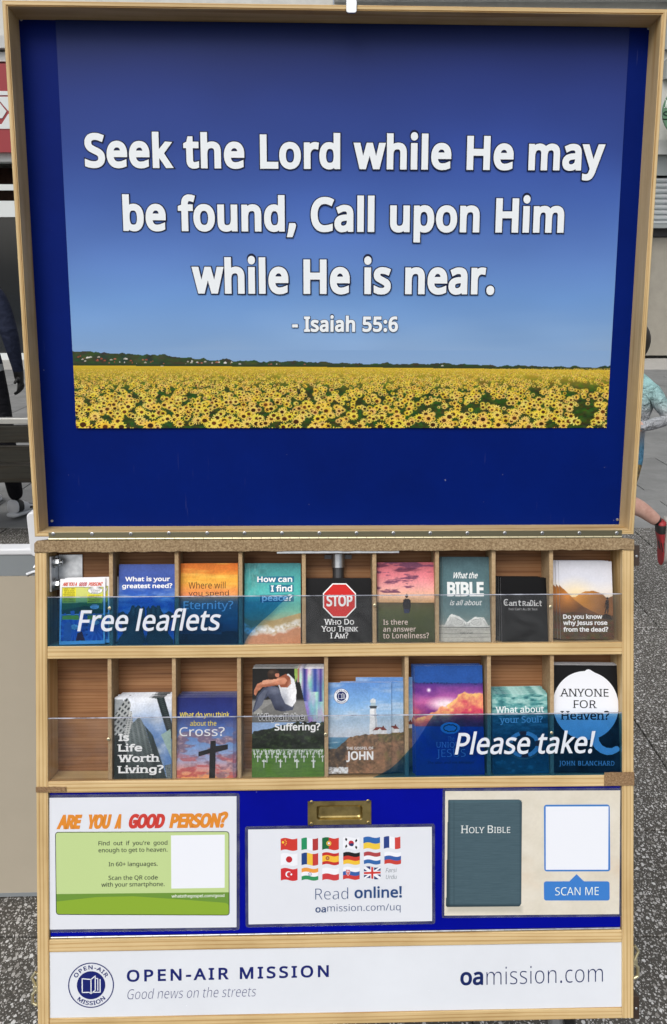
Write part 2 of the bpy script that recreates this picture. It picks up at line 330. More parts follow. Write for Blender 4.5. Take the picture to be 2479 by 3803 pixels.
# ------------------------------------------------------------------ lettering: outlines of a plain sans, stretched, slanted, emboldened or given serifs
LETTERS = "ABCDEFGHIJKLMNOPQRSTUVWXYZabcdefghijklmnopqrstuvwxyz0123456789.,:?!-/+'"
OUTLINES = [   # advance and outline points of each letter, thousandths of the type size
(512,[[437,0,368,177,141,177,73,0,0,0,224,575,289,575,512,0],[282,415,274,438,263,473,255,500,247,468,238,438,230,415,165,241,346,241]]),
(521,[[241,573,292,571,336,565,373,555,404,541,434,515,453,478,459,431,457,409,453,389,446,371,437,354,424,340,409,328,392,317,372,309,350,304,350,300,373,295,395,288,415,279,433,267,448,253,461,236,470,215,476,191,478,163,475,130,467,100,454,74,436,52,413,33,385,19,354,8,318,2,279,0,78,0,78,573],[256,329,300,331,334,339,357,352,372,371,381,394,384,423,380,451,369,474,351,490,324,502,289,509,245,511,150,511,150,329],[150,269,150,61,265,61,311,64,346,74,371,91,388,112,398,138,401,168,399,188,395,205,388,221,377,235,362,247,344,256,321,263,293,267,260,269]]),
(507,[[323,517,294,516,266,510,241,502,217,490,196,474,178,456,162,434,149,410,139,383,131,353,127,321,125,286,128,241,135,200,147,164,164,132,186,105,213,83,244,68,281,58,322,55,394,62,460,78,460,15,393,-2,312,-8,257,-4,208,8,166,28,130,56,101,90,78,131,62,178,52,230,49,287,51,329,57,369,67,406,81,440,99,471,120,499,145,523,174,543,206,559,242,571,281,578,324,581,353,580,381,577,409,572,435,565,460,557,482,547,453,486,394,508,372,513,348,516]]),
(585,[[536,292,534,246,528,203,516,165,501,131,474,91,439,58,399,33,364,18,325,8,283,2,237,0,78,0,78,573,254,573,309,569,359,558,404,540,443,516,476,484,502,446,521,401,533,350],[460,289,457,337,449,379,435,415,416,444,391,469,361,487,327,500,287,508,244,511,150,511,150,62,228,62,282,65,329,76,369,94,402,119,428,151,446,190,457,236]]),
(446,[[398,0,78,0,78,573,398,573,398,509,150,509,150,330,383,330,383,268,150,268,150,63,398,63]]),
(416,[[150,0,78,0,78,573,398,573,398,509,150,509,150,306,383,306,383,243,150,243]]),
(584,[[326,302,524,302,524,22,431,-1,323,-8,267,-4,217,8,173,28,136,55,105,89,81,130,63,176,52,229,49,286,53,343,65,395,84,442,111,482,145,517,186,544,220,560,259,571,300,578,346,581,377,580,407,577,437,572,516,547,489,484,421,508,395,513,369,516,342,517,298,514,259,505,225,489,195,468,170,441,150,409,136,373,127,332,124,286,127,243,134,202,146,166,164,133,187,106,216,84,251,68,292,58,340,55,404,59,452,68,452,238,326,238]]),
(594,[[516,0,443,0,443,267,150,267,150,0,78,0,78,573,150,573,150,330,443,330,443,573,516,573]]),
(272,[[239,0,32,0,32,42,99,57,99,515,32,531,32,573,239,573,239,531,172,515,172,57,239,42]]),
(219,[[-3,-152,-37,-150,-63,-142,-63,-81,-35,-87,-5,-89,33,-81,45,-74,54,-65,63,-53,69,-38,73,-19,74,3,74,573,146,573,146,9,144,-26,138,-56,128,-82,114,-104,96,-122,75,-135,52,-145,25,-150]]),
(496,[[496,0,411,0,209,273,150,222,150,0,78,0,78,573,150,573,150,290,199,345,249,399,403,573,488,573,261,323]]),
(420,[[78,0,78,573,150,573,150,64,400,64,400,0]]),
(727,[[330,0,142,502,139,502,142,461,144,407,144,347,144,0,78,0,78,573,184,573,361,103,364,103,544,573,650,573,650,0,578,0,578,352,579,408,581,460,584,501,581,501,390,0]]),
(609,[[532,0,447,0,141,476,138,476,141,432,143,378,144,320,144,0,78,0,78,573,161,573,467,99,470,99,468,137,466,193,464,249,464,573,532,573]]),
(626,[[577,287,576,244,570,204,561,166,547,132,531,101,510,73,486,49,459,29,428,13,393,1,355,-6,314,-8,271,-6,232,1,196,13,165,29,138,49,114,73,94,101,78,132,65,167,56,204,51,245,49,288,52,344,62,396,78,442,100,482,130,517,166,545,208,565,258,577,314,581,369,577,417,565,459,545,495,517,524,483,547,442,564,396,574,344],[125,287,127,241,134,200,145,163,161,131,182,104,207,83,238,67,273,58,314,55,354,58,390,67,420,83,445,104,465,131,481,163,492,200,499,241,501,287,498,338,490,384,476,423,456,457,421,491,373,511,314,518,274,515,238,506,207,490,182,469,161,443,145,411,134,374,127,333]]),
(485,[[229,573,282,570,326,562,363,548,393,528,421,495,439,454,444,404,443,381,439,358,433,336,423,316,411,296,395,278,375,262,351,249,324,238,292,230,256,225,216,223,150,223,150,0,78,0,78,573],[223,511,150,511,150,285,208,285,242,286,272,290,298,296,320,306,338,318,352,334,362,352,368,375,370,401,366,435,354,462,334,484,306,499,269,508]]),
(626,[[577,287,575,242,569,200,559,160,544,124,525,92,503,64,476,40,445,21,411,6,548,-136,444,-136,334,-7,324,-8,314,-8,271,-6,232,1,196,13,165,29,138,49,114,73,94,101,78,132,65,167,56,204,51,245,49,288,52,344,62,396,78,442,100,482,130,517,166,545,208,565,258,577,314,581,369,577,417,565,459,545,495,517,524,483,547,442,564,396,574,344],[125,287,127,241,134,200,145,163,161,131,182,104,207,83,238,67,273,58,314,55,354,58,390,67,420,83,445,104,465,131,481,163,492,200,499,241,501,287,498,338,490,384,476,423,456,457,421,491,373,511,314,518,274,515,238,506,207,490,182,469,161,443,145,411,134,374,127,333]]),
(499,[[236,573,281,571,320,565,353,555,381,540,404,522,422,500,434,474,442,444,444,410,442,381,437,356,427,334,415,315,401,298,385,285,330,257,487,0,403,0,264,237,150,237,150,0,78,0,78,573],[232,510,150,510,150,298,236,298,278,301,312,310,338,325,355,347,366,374,370,407,368,430,363,450,355,467,343,480,328,491,310,500,287,505,261,509]]),
(440,[[403,153,400,121,392,92,378,66,359,44,335,26,307,11,274,1,238,-6,198,-8,137,-5,83,4,41,19,41,88,113,65,142,59,171,56,201,55,228,56,252,60,273,66,290,74,305,85,316,98,324,113,329,129,330,147,329,164,325,180,318,194,308,207,295,218,277,230,196,265,131,294,114,305,98,317,85,330,74,344,65,359,57,375,52,393,49,413,48,435,51,464,58,490,71,513,89,533,110,550,136,563,165,573,197,579,231,581,262,580,290,577,318,572,389,549,366,487,302,508,278,513,254,516,229,517,207,516,187,513,169,507,155,499,142,489,133,478,126,464,122,450,121,434,122,416,126,400,133,386,143,373,156,362,172,351,246,318,278,306,307,293,332,279,353,264,371,247,385,228,395,206,401,181]]),
(446,[[259,0,187,0,187,509,8,509,8,573,437,573,437,509,259,509]]),
(586,[[513,202,511,164,503,128,489,95,470,65,446,40,416,20,380,4,338,-5,290,-8,240,-4,196,7,159,25,128,50,104,82,86,118,76,158,72,204,72,573,144,573,144,201,148,158,161,122,182,93,211,72,248,59,294,55,327,57,355,63,379,73,399,88,415,105,427,126,435,149,440,174,442,202,442,573,513,573]]),
(481,[[481,573,277,0,204,0,0,573,75,573,204,205,220,160,231,119,241,80,250,119,262,161,277,207,405,573]]),
(746,[[735,573,583,0,510,0,399,375,389,410,380,443,373,471,370,488,367,471,361,443,352,409,342,373,234,0,161,0,10,573,85,573,174,223,183,186,190,151,196,118,201,87,206,119,213,154,222,191,232,227,333,573,407,573,512,225,523,187,532,151,538,117,544,87,550,129,560,175,572,224,660,573]]),
(470,[[467,0,385,0,233,249,79,0,3,0,193,298,15,573,95,573,236,348,377,573,453,573,276,300]]),
(454,[[227,291,376,573,454,573,263,222,263,0,191,0,191,219,0,573,79,573]]),
(459,[[427,0,30,0,30,55,332,508,40,508,40,573,419,573,419,518,118,64,427,64]]),
(450,[[231,437,279,433,318,422,347,403,368,375,381,338,385,293,385,0,334,0,320,61,317,61,279,22,265,13,250,5,234,-1,172,-8,148,-7,124,-2,103,6,84,16,68,30,55,48,45,68,39,92,37,119,43,159,59,192,87,219,116,234,152,245,194,253,243,257,316,259,316,285,313,317,306,342,293,359,275,371,253,378,227,380,205,379,183,376,163,370,106,347,84,400,151,426,177,432,204,436],[252,208,204,203,167,195,141,182,124,165,113,144,110,119,112,97,120,79,132,66,148,56,167,51,188,49,223,52,253,62,279,79,299,103,311,134,315,172,315,210]]),
(493,[[139,461,138,410,135,373,139,373,153,390,169,405,189,419,213,429,240,435,272,437,322,431,365,412,401,381,422,350,437,312,446,267,449,215,447,168,439,127,427,91,410,61,390,36,365,17,337,3,306,-5,272,-8,240,-6,213,0,189,10,169,24,153,38,139,55,133,55,119,0,68,0,68,609,139,609],[260,379,231,377,207,371,188,361,172,348,159,330,150,308,144,282,140,252,139,217,139,214,142,165,150,125,165,93,187,69,219,55,261,51,297,55,325,69,348,93,363,126,373,166,376,216,373,265,363,306,348,338,325,360,296,374]]),
(385,[[241,-8,204,-5,170,2,139,15,112,34,88,58,69,87,55,123,47,165,44,213,47,262,56,305,71,342,90,372,114,396,142,415,174,428,208,435,245,438,309,431,358,415,337,356,292,370,244,376,217,374,193,368,172,358,155,343,141,325,131,303,123,277,119,247,117,213,119,181,123,152,131,126,141,104,155,86,172,71,191,61,214,55,240,53,302,60,351,78,351,15,304,-2]]),
(493,[[221,-8,171,-2,128,17,92,48,71,79,56,117,47,162,44,214,47,266,56,311,71,350,93,381,128,413,171,432,221,438,243,437,262,434,280,429,323,407,354,374,359,374,356,405,354,438,354,609,425,609,425,0,368,0,358,58,354,58,323,24,279,1,262,-4,242,-7],[232,51,273,55,305,67,328,88,343,117,352,154,355,200,355,213,352,263,343,304,329,336,306,360,274,375,231,379,196,374,168,359,146,334,130,300,120,260,117,213,120,165,130,125,146,93,168,69,197,55]]),
(452,[[234,438,269,435,301,427,329,414,354,396,374,373,390,346,402,315,409,281,411,244,411,201,117,201,122,157,134,119,154,90,181,69,215,56,254,52,327,60,392,82,392,20,327,-1,251,-8,212,-5,176,3,143,17,114,36,90,61,70,91,56,126,47,167,44,212,47,257,55,297,68,333,86,364,108,390,134,411,164,426,198,435],[233,380,202,377,175,366,154,348,137,323,125,293,119,257,338,257,336,281,333,302,326,322,318,338,306,353,292,364,276,373,256,378]]),
(276,[[266,375,158,375,158,0,87,0,87,375,12,375,12,408,87,432,87,457,89,492,95,522,104,547,116,568,132,585,152,597,174,606,199,612,227,613,274,609,310,599,292,544,262,552,228,556,206,553,189,545,175,532,166,513,160,489,158,458,158,430,266,430]]),
(493,[[221,438,248,436,273,431,297,422,319,409,338,393,355,373,359,373,369,430,425,430,425,-7,423,-46,416,-80,404,-109,388,-135,367,-155,341,-172,310,-183,274,-190,233,-192,147,-186,78,-165,78,-100,99,-110,123,-118,149,-125,177,-130,206,-133,237,-134,271,-130,300,-119,324,-101,341,-77,352,-48,355,-13,355,4,356,32,358,57,354,57,338,37,320,21,299,8,275,-1,250,-6,221,-8,170,-2,126,18,91,51,70,83,56,121,47,164,44,214,47,263,56,306,70,344,91,377,126,411,169,431],[230,379,207,376,187,370,169,359,153,344,140,326,130,303,123,277,119,247,117,213,120,165,130,124,146,92,169,68,197,54,232,50,253,51,271,53,288,58,303,65,315,74,326,85,336,98,343,113,349,131,356,197,356,214,355,251,350,282,343,309,332,331,319,348,302,362,281,371,257,377]]),
(496,[[139,431,138,399,135,370,140,370,149,385,161,397,174,407,221,429,273,437,306,435,335,430,360,421,382,408,399,391,413,370,423,344,429,314,431,280,431,0,361,0,361,275,358,307,351,333,338,353,319,367,295,376,265,379,235,377,210,370,189,360,173,347,160,329,150,308,144,283,140,254,139,222,139,0,68,0,68,609,139,609]]),
(207,[[139,430,139,0,68,0,68,430],[104,591,115,590,124,586,133,580,140,572,144,560,145,546,144,532,140,521,133,512,124,506,115,502,104,501,93,502,83,506,75,512,68,521,64,532,63,546,64,560,68,572,75,580,83,586,93,590]]),
(207,[[18,-192,-18,-190,-44,-183,-44,-126,-19,-132,9,-134,25,-132,39,-128,51,-120,61,-108,66,-90,68,-67,68,430,139,430,139,-64,137,-90,133,-113,126,-133,116,-151,103,-166,87,-177,67,-186,44,-191],[63,546,64,560,68,572,75,580,83,586,93,590,104,591,115,590,124,586,133,580,140,572,144,560,145,546,144,532,140,521,133,512,124,506,115,502,104,501,93,502,83,506,75,512,68,521,64,532]]),
(428,[[138,291,137,257,135,221,138,221,152,240,172,264,189,285,326,430,409,430,235,246,421,0,336,0,187,200,138,158,138,0,68,0,68,609,138,609]]),
(207,[[139,0,68,0,68,609,139,609]]),
(750,[[540,438,584,434,621,421,649,401,669,371,681,330,685,280,685,0,615,0,615,277,613,308,606,333,594,353,577,367,555,376,528,379,490,374,460,362,438,342,423,315,414,280,411,237,411,0,342,0,342,277,341,298,337,317,332,333,325,347,315,359,303,367,289,374,272,377,253,379,227,377,204,370,185,360,170,347,158,329,150,308,144,283,140,255,139,223,139,0,68,0,68,430,125,430,136,371,140,371,149,385,160,398,173,409,217,431,266,438,298,436,325,430,349,420,369,406,386,388,398,366,402,366,418,388,438,406,461,420,486,430,512,436]]),
(496,[[275,438,322,434,361,421,391,401,413,371,426,330,431,280,431,0,361,0,361,275,358,307,351,333,338,353,319,367,295,376,265,379,222,374,189,361,166,338,151,308,142,269,139,223,139,0,68,0,68,430,125,430,136,371,140,371,150,385,162,398,175,409,222,431]]),
(485,[[442,216,440,181,436,150,428,121,417,95,404,71,388,51,369,33,348,18,324,7,299,-1,271,-6,241,-8,214,-6,188,-1,163,7,140,18,119,33,100,51,84,71,70,95,59,121,51,150,46,181,44,216,47,261,55,301,68,336,87,367,110,392,137,412,169,426,204,435,244,438,281,435,316,426,347,412,374,392,398,367,417,336,431,301,439,261],[117,216,119,184,123,154,130,128,141,105,155,86,172,71,192,59,216,53,243,51,270,53,294,59,314,71,331,86,345,105,356,128,363,154,367,184,369,216,367,248,363,277,355,303,345,325,331,344,314,359,294,370,270,376,242,379,202,374,171,359,147,335,130,303,120,263]]),
(493,[[273,438,322,432,365,413,401,383,422,351,437,313,446,268,449,216,447,170,439,129,427,93,410,62,390,37,365,17,337,3,306,-5,272,-8,251,-7,231,-4,213,1,170,24,139,55,134,55,137,20,139,-16,139,-192,68,-192,68,430,126,430,136,371,139,371,170,405,182,414,197,422,213,429,231,434,251,437],[260,379,233,377,210,371,190,362,174,349,161,333,152,313,145,289,141,261,139,229,139,216,140,182,144,152,150,126,159,103,172,85,188,70,208,59,233,53,261,51,286,53,308,60,326,72,341,88,354,108,364,131,371,157,375,186,376,217,373,262,363,302,348,334,325,359,296,374]]),
(493,[[354,-9,355,25,358,58,354,58,340,40,323,25,303,11,279,1,251,-6,219,-8,170,-2,128,17,93,48,71,79,56,117,47,162,44,214,47,261,54,302,67,338,83,368,104,393,129,413,157,427,188,435,221,438,253,436,280,429,304,419,324,405,341,389,355,371,358,371,369,430,425,430,425,-192,354,-192],[233,51,260,52,284,58,304,67,320,79,333,96,342,116,349,140,353,168,355,199,355,213,352,263,343,305,328,337,305,361,273,375,231,379,196,374,167,359,145,334,130,300,120,260,117,213,120,165,130,126,146,93,168,70,197,55]]),
(331,[[269,438,295,437,319,433,310,368,287,372,264,374,248,373,232,369,217,363,202,355,189,346,176,334,166,321,156,305,149,289,143,270,140,251,139,229,139,0,68,0,68,430,126,430,134,351,137,351,170,395,183,407,198,418,214,426,231,433,249,437]]),
(384,[[348,119,346,92,339,69,327,49,311,32,292,18,268,6,241,-2,210,-6,176,-8,99,-1,42,19,42,83,104,60,128,54,153,50,178,49,211,51,236,57,256,66,269,79,277,94,280,112,279,123,276,132,271,141,239,167,174,196,103,228,84,239,69,252,57,266,48,283,43,302,41,324,46,358,61,386,85,408,118,425,157,435,202,438,275,430,339,409,315,353,258,372,197,380,171,379,149,374,131,366,118,356,111,343,108,328,109,317,113,307,119,298,154,274,219,246,289,215,306,203,321,191,333,176,341,159,346,140]]),
(289,[[212,50,245,53,272,59,272,5,240,-4,200,-8,178,-7,157,-3,138,4,120,13,104,27,91,44,82,66,76,93,74,125,74,375,13,375,13,409,75,437,103,528,144,528,144,430,269,430,269,375,144,375,144,127,146,103,153,83,163,69,177,58,193,52]]),
(496,[[427,430,427,0,370,0,359,57,356,57,346,43,334,31,321,20,273,-1,220,-8,187,-6,159,-1,134,8,112,21,95,38,81,59,71,85,65,114,63,148,63,430,135,430,135,153,137,122,145,96,158,76,176,62,200,53,230,51,260,53,285,59,306,69,323,82,336,100,345,121,352,146,356,175,357,206,357,430]]),
(407,[[163,0,0,430,75,430,167,176,180,137,193,96,201,63,204,63,214,96,227,138,241,176,332,430,407,430,244,0]]),
(630,[[346,243,336,276,328,308,321,335,316,357,313,357,308,335,302,307,294,275,284,242,207,1,127,1,9,431,82,431,141,201,153,154,163,109,169,73,172,73,178,97,185,128,193,160,201,188,277,431,354,431,428,188,440,149,451,109,457,74,460,74,466,108,477,153,489,201,549,431,621,431,502,1,419,1]]),
(424,[[170,220,22,430,102,430,213,268,322,430,402,430,253,220,410,0,330,0,213,172,94,0,14,0]]),
(409,[[1,430,76,430,169,185,184,144,196,105,205,68,209,68,224,121,245,186,333,430,409,430,224,-59,213,-85,201,-108,188,-130,173,-148,157,-164,138,-176,117,-185,94,-191,67,-192,34,-190,9,-186,9,-130,30,-133,56,-135,72,-134,86,-131,99,-126,110,-118,121,-110,130,-99,152,-59,174,-2]]),
(377,[[346,0,31,0,31,47,262,375,45,375,45,430,340,430,340,377,112,55,346,55]]),
(459,[[419,287,418,242,415,201,409,163,401,128,390,97,376,70,359,47,339,27,316,12,290,1,261,-6,229,-8,188,-4,153,8,122,27,97,54,76,88,60,129,48,176,42,229,39,287,41,346,48,399,58,446,73,486,93,520,119,547,149,566,186,578,229,581,269,578,304,566,335,547,361,520,382,486,399,446,408,411,414,373,418,332],[110,287,111,238,115,194,121,156,131,125,143,98,159,78,178,64,202,55,229,52,256,55,279,64,298,78,314,98,326,124,336,156,343,194,347,238,348,287,347,336,343,380,336,417,326,449,314,475,298,495,279,510,256,518,229,521,202,518,178,510,159,495,143,475,131,449,121,417,115,380,111,336]]),
(459,[[285,0,216,0,216,400,216,439,217,470,219,499,196,477,169,455,108,405,71,452,226,573,285,573]]),
(459,[[417,0,38,0,38,59,188,210,261,287,280,309,295,331,306,353,315,376,320,399,322,424,318,453,309,477,294,496,273,510,249,518,221,520,194,519,169,514,147,506,83,466,45,513,94,548,153,572,174,577,197,580,221,581,255,579,285,572,313,562,336,548,356,531,372,510,384,485,391,458,394,428,392,399,386,371,375,344,361,318,344,292,324,267,247,185,128,67,128,64,417,64]]),
(459,[[395,439,394,414,389,392,381,372,370,355,356,339,340,326,321,316,300,307,277,302,277,298,319,290,353,276,379,255,398,229,409,198,413,163,410,131,403,101,390,74,371,50,348,30,318,14,283,2,241,-6,193,-8,110,-1,85,5,60,13,36,23,36,89,61,78,87,69,114,61,141,56,168,52,194,51,241,55,278,65,305,81,324,104,335,132,339,164,337,187,331,206,320,223,306,236,288,247,265,255,240,261,211,264,179,265,123,265,123,326,180,326,209,327,236,332,259,339,278,350,294,362,307,377,316,394,321,413,323,434,320,460,311,481,295,498,274,511,249,519,219,521,164,515,117,498,75,473,39,521,61,537,87,550,115,563,147,573,181,579,218,581,273,576,317,563,352,540,376,511,390,477]]),
(459,[[443,130,359,130,359,0,291,0,291,130,17,130,17,190,286,576,359,576,359,193,443,193],[291,374,291,412,293,444,294,474,295,500,292,500,276,468,257,438,86,193,291,193]]),
(459,[[221,351,258,349,292,342,322,331,349,316,371,297,389,274,402,247,410,217,413,183,410,145,402,111,387,81,368,54,343,32,314,15,280,2,242,-5,199,-8,116,0,91,6,70,14,51,23,51,90,71,79,95,70,121,62,148,57,174,53,200,52,227,54,252,58,274,65,293,76,310,89,323,106,333,126,339,149,341,176,337,210,325,239,306,262,279,279,243,289,197,292,146,288,99,280,64,302,86,573,373,573,373,508,146,508,132,342,169,348]]),
(459,[[44,245,51,342,57,374,64,404,75,433,87,461,103,486,121,510,143,530,168,548,196,562,228,572,265,578,306,581,344,579,377,573,377,513,344,520,308,523,273,521,242,515,216,504,193,491,173,474,158,454,145,431,134,407,127,380,115,291,119,291,150,326,163,335,178,343,194,350,213,355,233,357,255,358,287,356,316,349,342,338,365,322,384,303,400,279,412,251,419,220,421,184,419,147,411,112,399,82,382,55,361,33,336,15,307,2,275,-5,239,-8,212,-6,187,-1,163,7,140,19,119,35,101,54,84,76,70,103,59,133,51,166,46,204],[238,51,270,55,297,66,320,84,337,109,348,143,351,184,348,218,339,247,324,271,302,289,274,300,241,303,217,301,195,296,175,287,157,276,143,263,131,248,122,232,117,215,115,198,123,146,146,99,158,85,170,74,185,64,201,57,219,53]]),
(459,[[109,0,344,508,35,508,35,573,419,573,419,518,187,0]]),
(459,[[229,581,261,579,291,574,318,565,341,553,362,538,378,519,390,497,398,472,400,443,399,421,394,401,385,383,374,367,361,352,346,338,291,303,355,265,373,250,389,234,401,216,411,196,417,173,419,148,416,118,408,90,395,65,378,44,356,26,330,11,300,1,267,-6,231,-8,192,-6,157,0,126,10,100,24,78,42,61,63,49,87,42,115,39,146,41,171,47,194,56,214,68,232,82,249,99,264,158,299,107,336,93,350,81,366,71,383,64,401,59,422,58,444,60,472,68,497,80,518,97,537,117,552,141,565,168,573,197,579],[108,145,112,119,121,96,138,76,161,60,192,51,229,48,265,51,295,60,319,76,336,96,346,120,350,148,348,166,343,182,335,197,324,211,310,223,293,235,229,265,217,270,157,237,142,225,130,212,121,197,114,182,110,164],[228,524,200,521,176,514,155,502,139,486,130,466,127,441,128,422,133,406,141,391,151,379,164,367,179,357,232,330,282,357,296,367,307,379,317,392,325,406,329,423,330,441,327,466,318,486,302,502,282,514,257,521]]),
(459,[[417,328,410,231,405,199,397,168,387,139,374,112,358,86,340,63,318,42,293,25,265,11,232,0,195,-6,154,-8,117,-6,82,0,82,60,115,53,152,50,188,52,218,58,245,68,268,82,287,99,303,118,316,141,327,165,334,192,346,281,341,281,310,247,297,238,282,230,266,223,247,218,227,215,204,214,173,216,144,223,118,235,95,250,76,270,61,294,49,321,42,352,40,387,43,426,50,460,63,491,80,517,101,540,127,557,156,570,188,578,223,581,250,579,275,574,299,565,322,553,342,537,361,518,377,495,391,469,402,439,410,406,415,369],[223,521,192,518,165,507,142,488,124,463,113,429,110,388,113,354,122,325,137,301,158,284,186,273,220,269,244,271,266,276,286,285,304,296,318,310,330,325,339,341,344,358,346,374,338,426,315,474,304,487,291,499,277,508,260,516,242,520]]),
(215,[[58,43,59,61,64,75,72,85,82,92,94,96,107,97,120,96,132,92,142,85,151,75,156,61,157,43,156,26,151,12,142,2,132,-6,120,-10,107,-11,94,-10,82,-6,72,2,64,12,59,26]]),
(215,[[154,84,136,23,111,-42,85,-103,33,-103,49,-38,63,31,73,93,148,93]]),
(215,[[58,43,59,61,64,75,72,85,82,92,94,96,107,97,120,96,132,92,142,85,151,75,156,61,157,43,156,26,151,12,142,2,132,-6,120,-10,107,-11,94,-10,82,-6,72,2,64,12,59,26],[58,387,59,405,64,419,72,429,82,436,94,440,107,441,120,440,132,436,142,429,151,419,156,405,157,387,156,369,151,355,142,345,132,338,120,333,107,332,94,333,82,338,72,345,64,355,59,369]]),
(348,[[112,183,118,235,139,277,180,319,228,363,253,398,260,439,257,462,249,482,235,498,216,510,192,517,163,519,138,518,114,514,93,509,34,485,10,541,81,569,108,576,137,579,168,581,215,576,254,564,285,543,309,515,323,481,327,440,326,417,322,397,316,379,307,363,296,347,283,332,233,287,192,248,173,215,168,175,168,161,112,161],[94,43,95,61,100,75,108,85,118,92,130,96,144,97,156,96,168,92,178,85,186,75,191,61,192,43,191,26,186,12,178,2,168,-6,156,-10,144,-11,130,-10,118,-6,108,2,100,12,95,26]]),
(216,[[131,161,85,161,65,573,151,573],[58,43,59,61,64,75,72,85,83,92,94,96,107,97,120,96,132,92,142,85,151,75,156,61,157,43,156,26,151,12,142,2,132,-6,120,-10,107,-11,94,-10,83,-6,72,2,64,12,59,26]]),
(258,[[32,184,32,246,226,246,226,184]]),
(298,[[290,573,77,0,8,0,221,573]]),
(459,[[257,311,417,311,417,254,257,254,257,89,200,89,200,254,40,254,40,311,200,311,200,477,257,477]]),
(180,[[128,573,112,366,68,366,52,573]]),
]
FONT = {' ': (0.2085, [])}
for ch, (adv, cs) in zip(LETTERS, OUTLINES):
    FONT[ch] = (adv / 1000, [[(c[i] / 1000, c[i+1] / 1000) for i in range(0, len(c), 2)] for c in cs])
CAPH, XH = 0.5726, 0.4298
def _area(P): return 0.5 * sum(P[i][0]*P[(i+1) % len(P)][1] - P[(i+1) % len(P)][0]*P[i][1] for i in range(len(P)))
_gc = {}
def glyph(ch, sx, bold, serif):
    key = (ch, round(sx, 3), round(bold, 4), serif)
    if key in _gc: return _gc[key]
    cs = [[(x * sx, y) for x, y in c] for c in FONT[ch][1]]
    if ch in 'ij!?' and bold > 0:             # keep the dot clear of a heavy stem
        cs = [[(x, y + 1.3 * bold) for x, y in c] if min(p[1] for p in c) > 0.12 and (ch in '!?' or min(p[1] for p in c) > XH * 0.98) else c for c in cs]
    slabs = []
    if serif:
        for c in cs:
            for i in range(len(c)):
                (xa, ya), (xb, yb) = c[i], c[(i+1) % len(c)]
                L_ = abs(xb - xa)
                if abs(ya - yb) < 0.006 and 0.03 * sx < L_ < 0.14 * sx and ch not in '.,:!?-/+\'tf':
                    lo = min(xa, xb); hi = max(xa, xb); e = 0.062 * sx
                    if abs(ya) < 0.012: slabs.append((lo - e - bold, hi + e + bold, -bold, 0.040))
                    elif abs(ya - CAPH) < 0.012 and ch.isupper(): slabs.append((lo - e - bold, hi + e + bold, CAPH - 0.040, CAPH + bold))
                    elif ya > XH - 0.02 and ch.islower(): slabs.append((lo - e - bold, hi + (e if ch in 'vwyxu' else 0), ya - 0.036, ya + bold))
    big = max(cs, key=lambda c: abs(_area(c)))
    sg = 1 if _area(big) > 0 else -1
    if bold:
        out = []
        for c in cs:
            n = len(c); q = []
            for i in range(n):
                p0, p1, p2 = c[i-1], c[i], c[(i+1) % n]
                d1 = (p1[0]-p0[0], p1[1]-p0[1]); d2 = (p2[0]-p1[0], p2[1]-p1[1])
                l1 = math.hypot(*d1) or 1; l2 = math.hypot(*d2) or 1
                n1 = (d1[1]/l1*sg, -d1[0]/l1*sg); n2 = (d2[1]/l2*sg, -d2[0]/l2*sg)
                k = 1 + n1[0]*n2[0] + n1[1]*n2[1]
                k = max(k, 0.5)
                q.append((p1[0] + bold*(n1[0]+n2[0])/k, p1[1] + bold*(n1[1]+n2[1])/k))
            out.append(q)
        cs = out
    # triangles of everything the (possibly self-crossing) outlines wind round
    outline, edge_list = [], []
    for c in cs:
        b = len(outline); n = len(c)
        outline += [Vector(p) for p in c]; edge_list += [(b+i, b+(i+1) % n) for i in range(n)]
    vo, _, fo, _, _, _ = delaunay_2d_cdt(outline, edge_list, [], 0, 1e-6)
    V = [(p[0], p[1]) for p in vo]; F = []
    E0 = np.array([(*c[i], *c[(i+1) % len(c)]) for c in cs for i in range(len(c))])
    for t in fo:
        a_, b_, c_ = (V[i] for i in t)
        cr = (b_[0]-a_[0])*(c_[1]-a_[1]) - (b_[1]-a_[1])*(c_[0]-a_[0])
        if abs(cr) < 1e-8: continue
        gx, gy = (a_[0]+b_[0]+c_[0])/3, (a_[1]+b_[1]+c_[1])/3
        up_ = (E0[:, 1] <= gy) & (E0[:, 3] > gy); dn = (E0[:, 1] > gy) & (E0[:, 3] <= gy)
        lf = (E0[:, 2]-E0[:, 0])*(gy-E0[:, 1]) - (gx-E0[:, 0])*(E0[:, 3]-E0[:, 1])
        if int((up_ & (lf > 0)).sum()) - int((dn & (lf < 0)).sum()) != 0:
            F.append(tuple(t) if cr > 0 else (t[0], t[2], t[1]))
    _gc[key] = (V, F, slabs)
    return _gc[key]
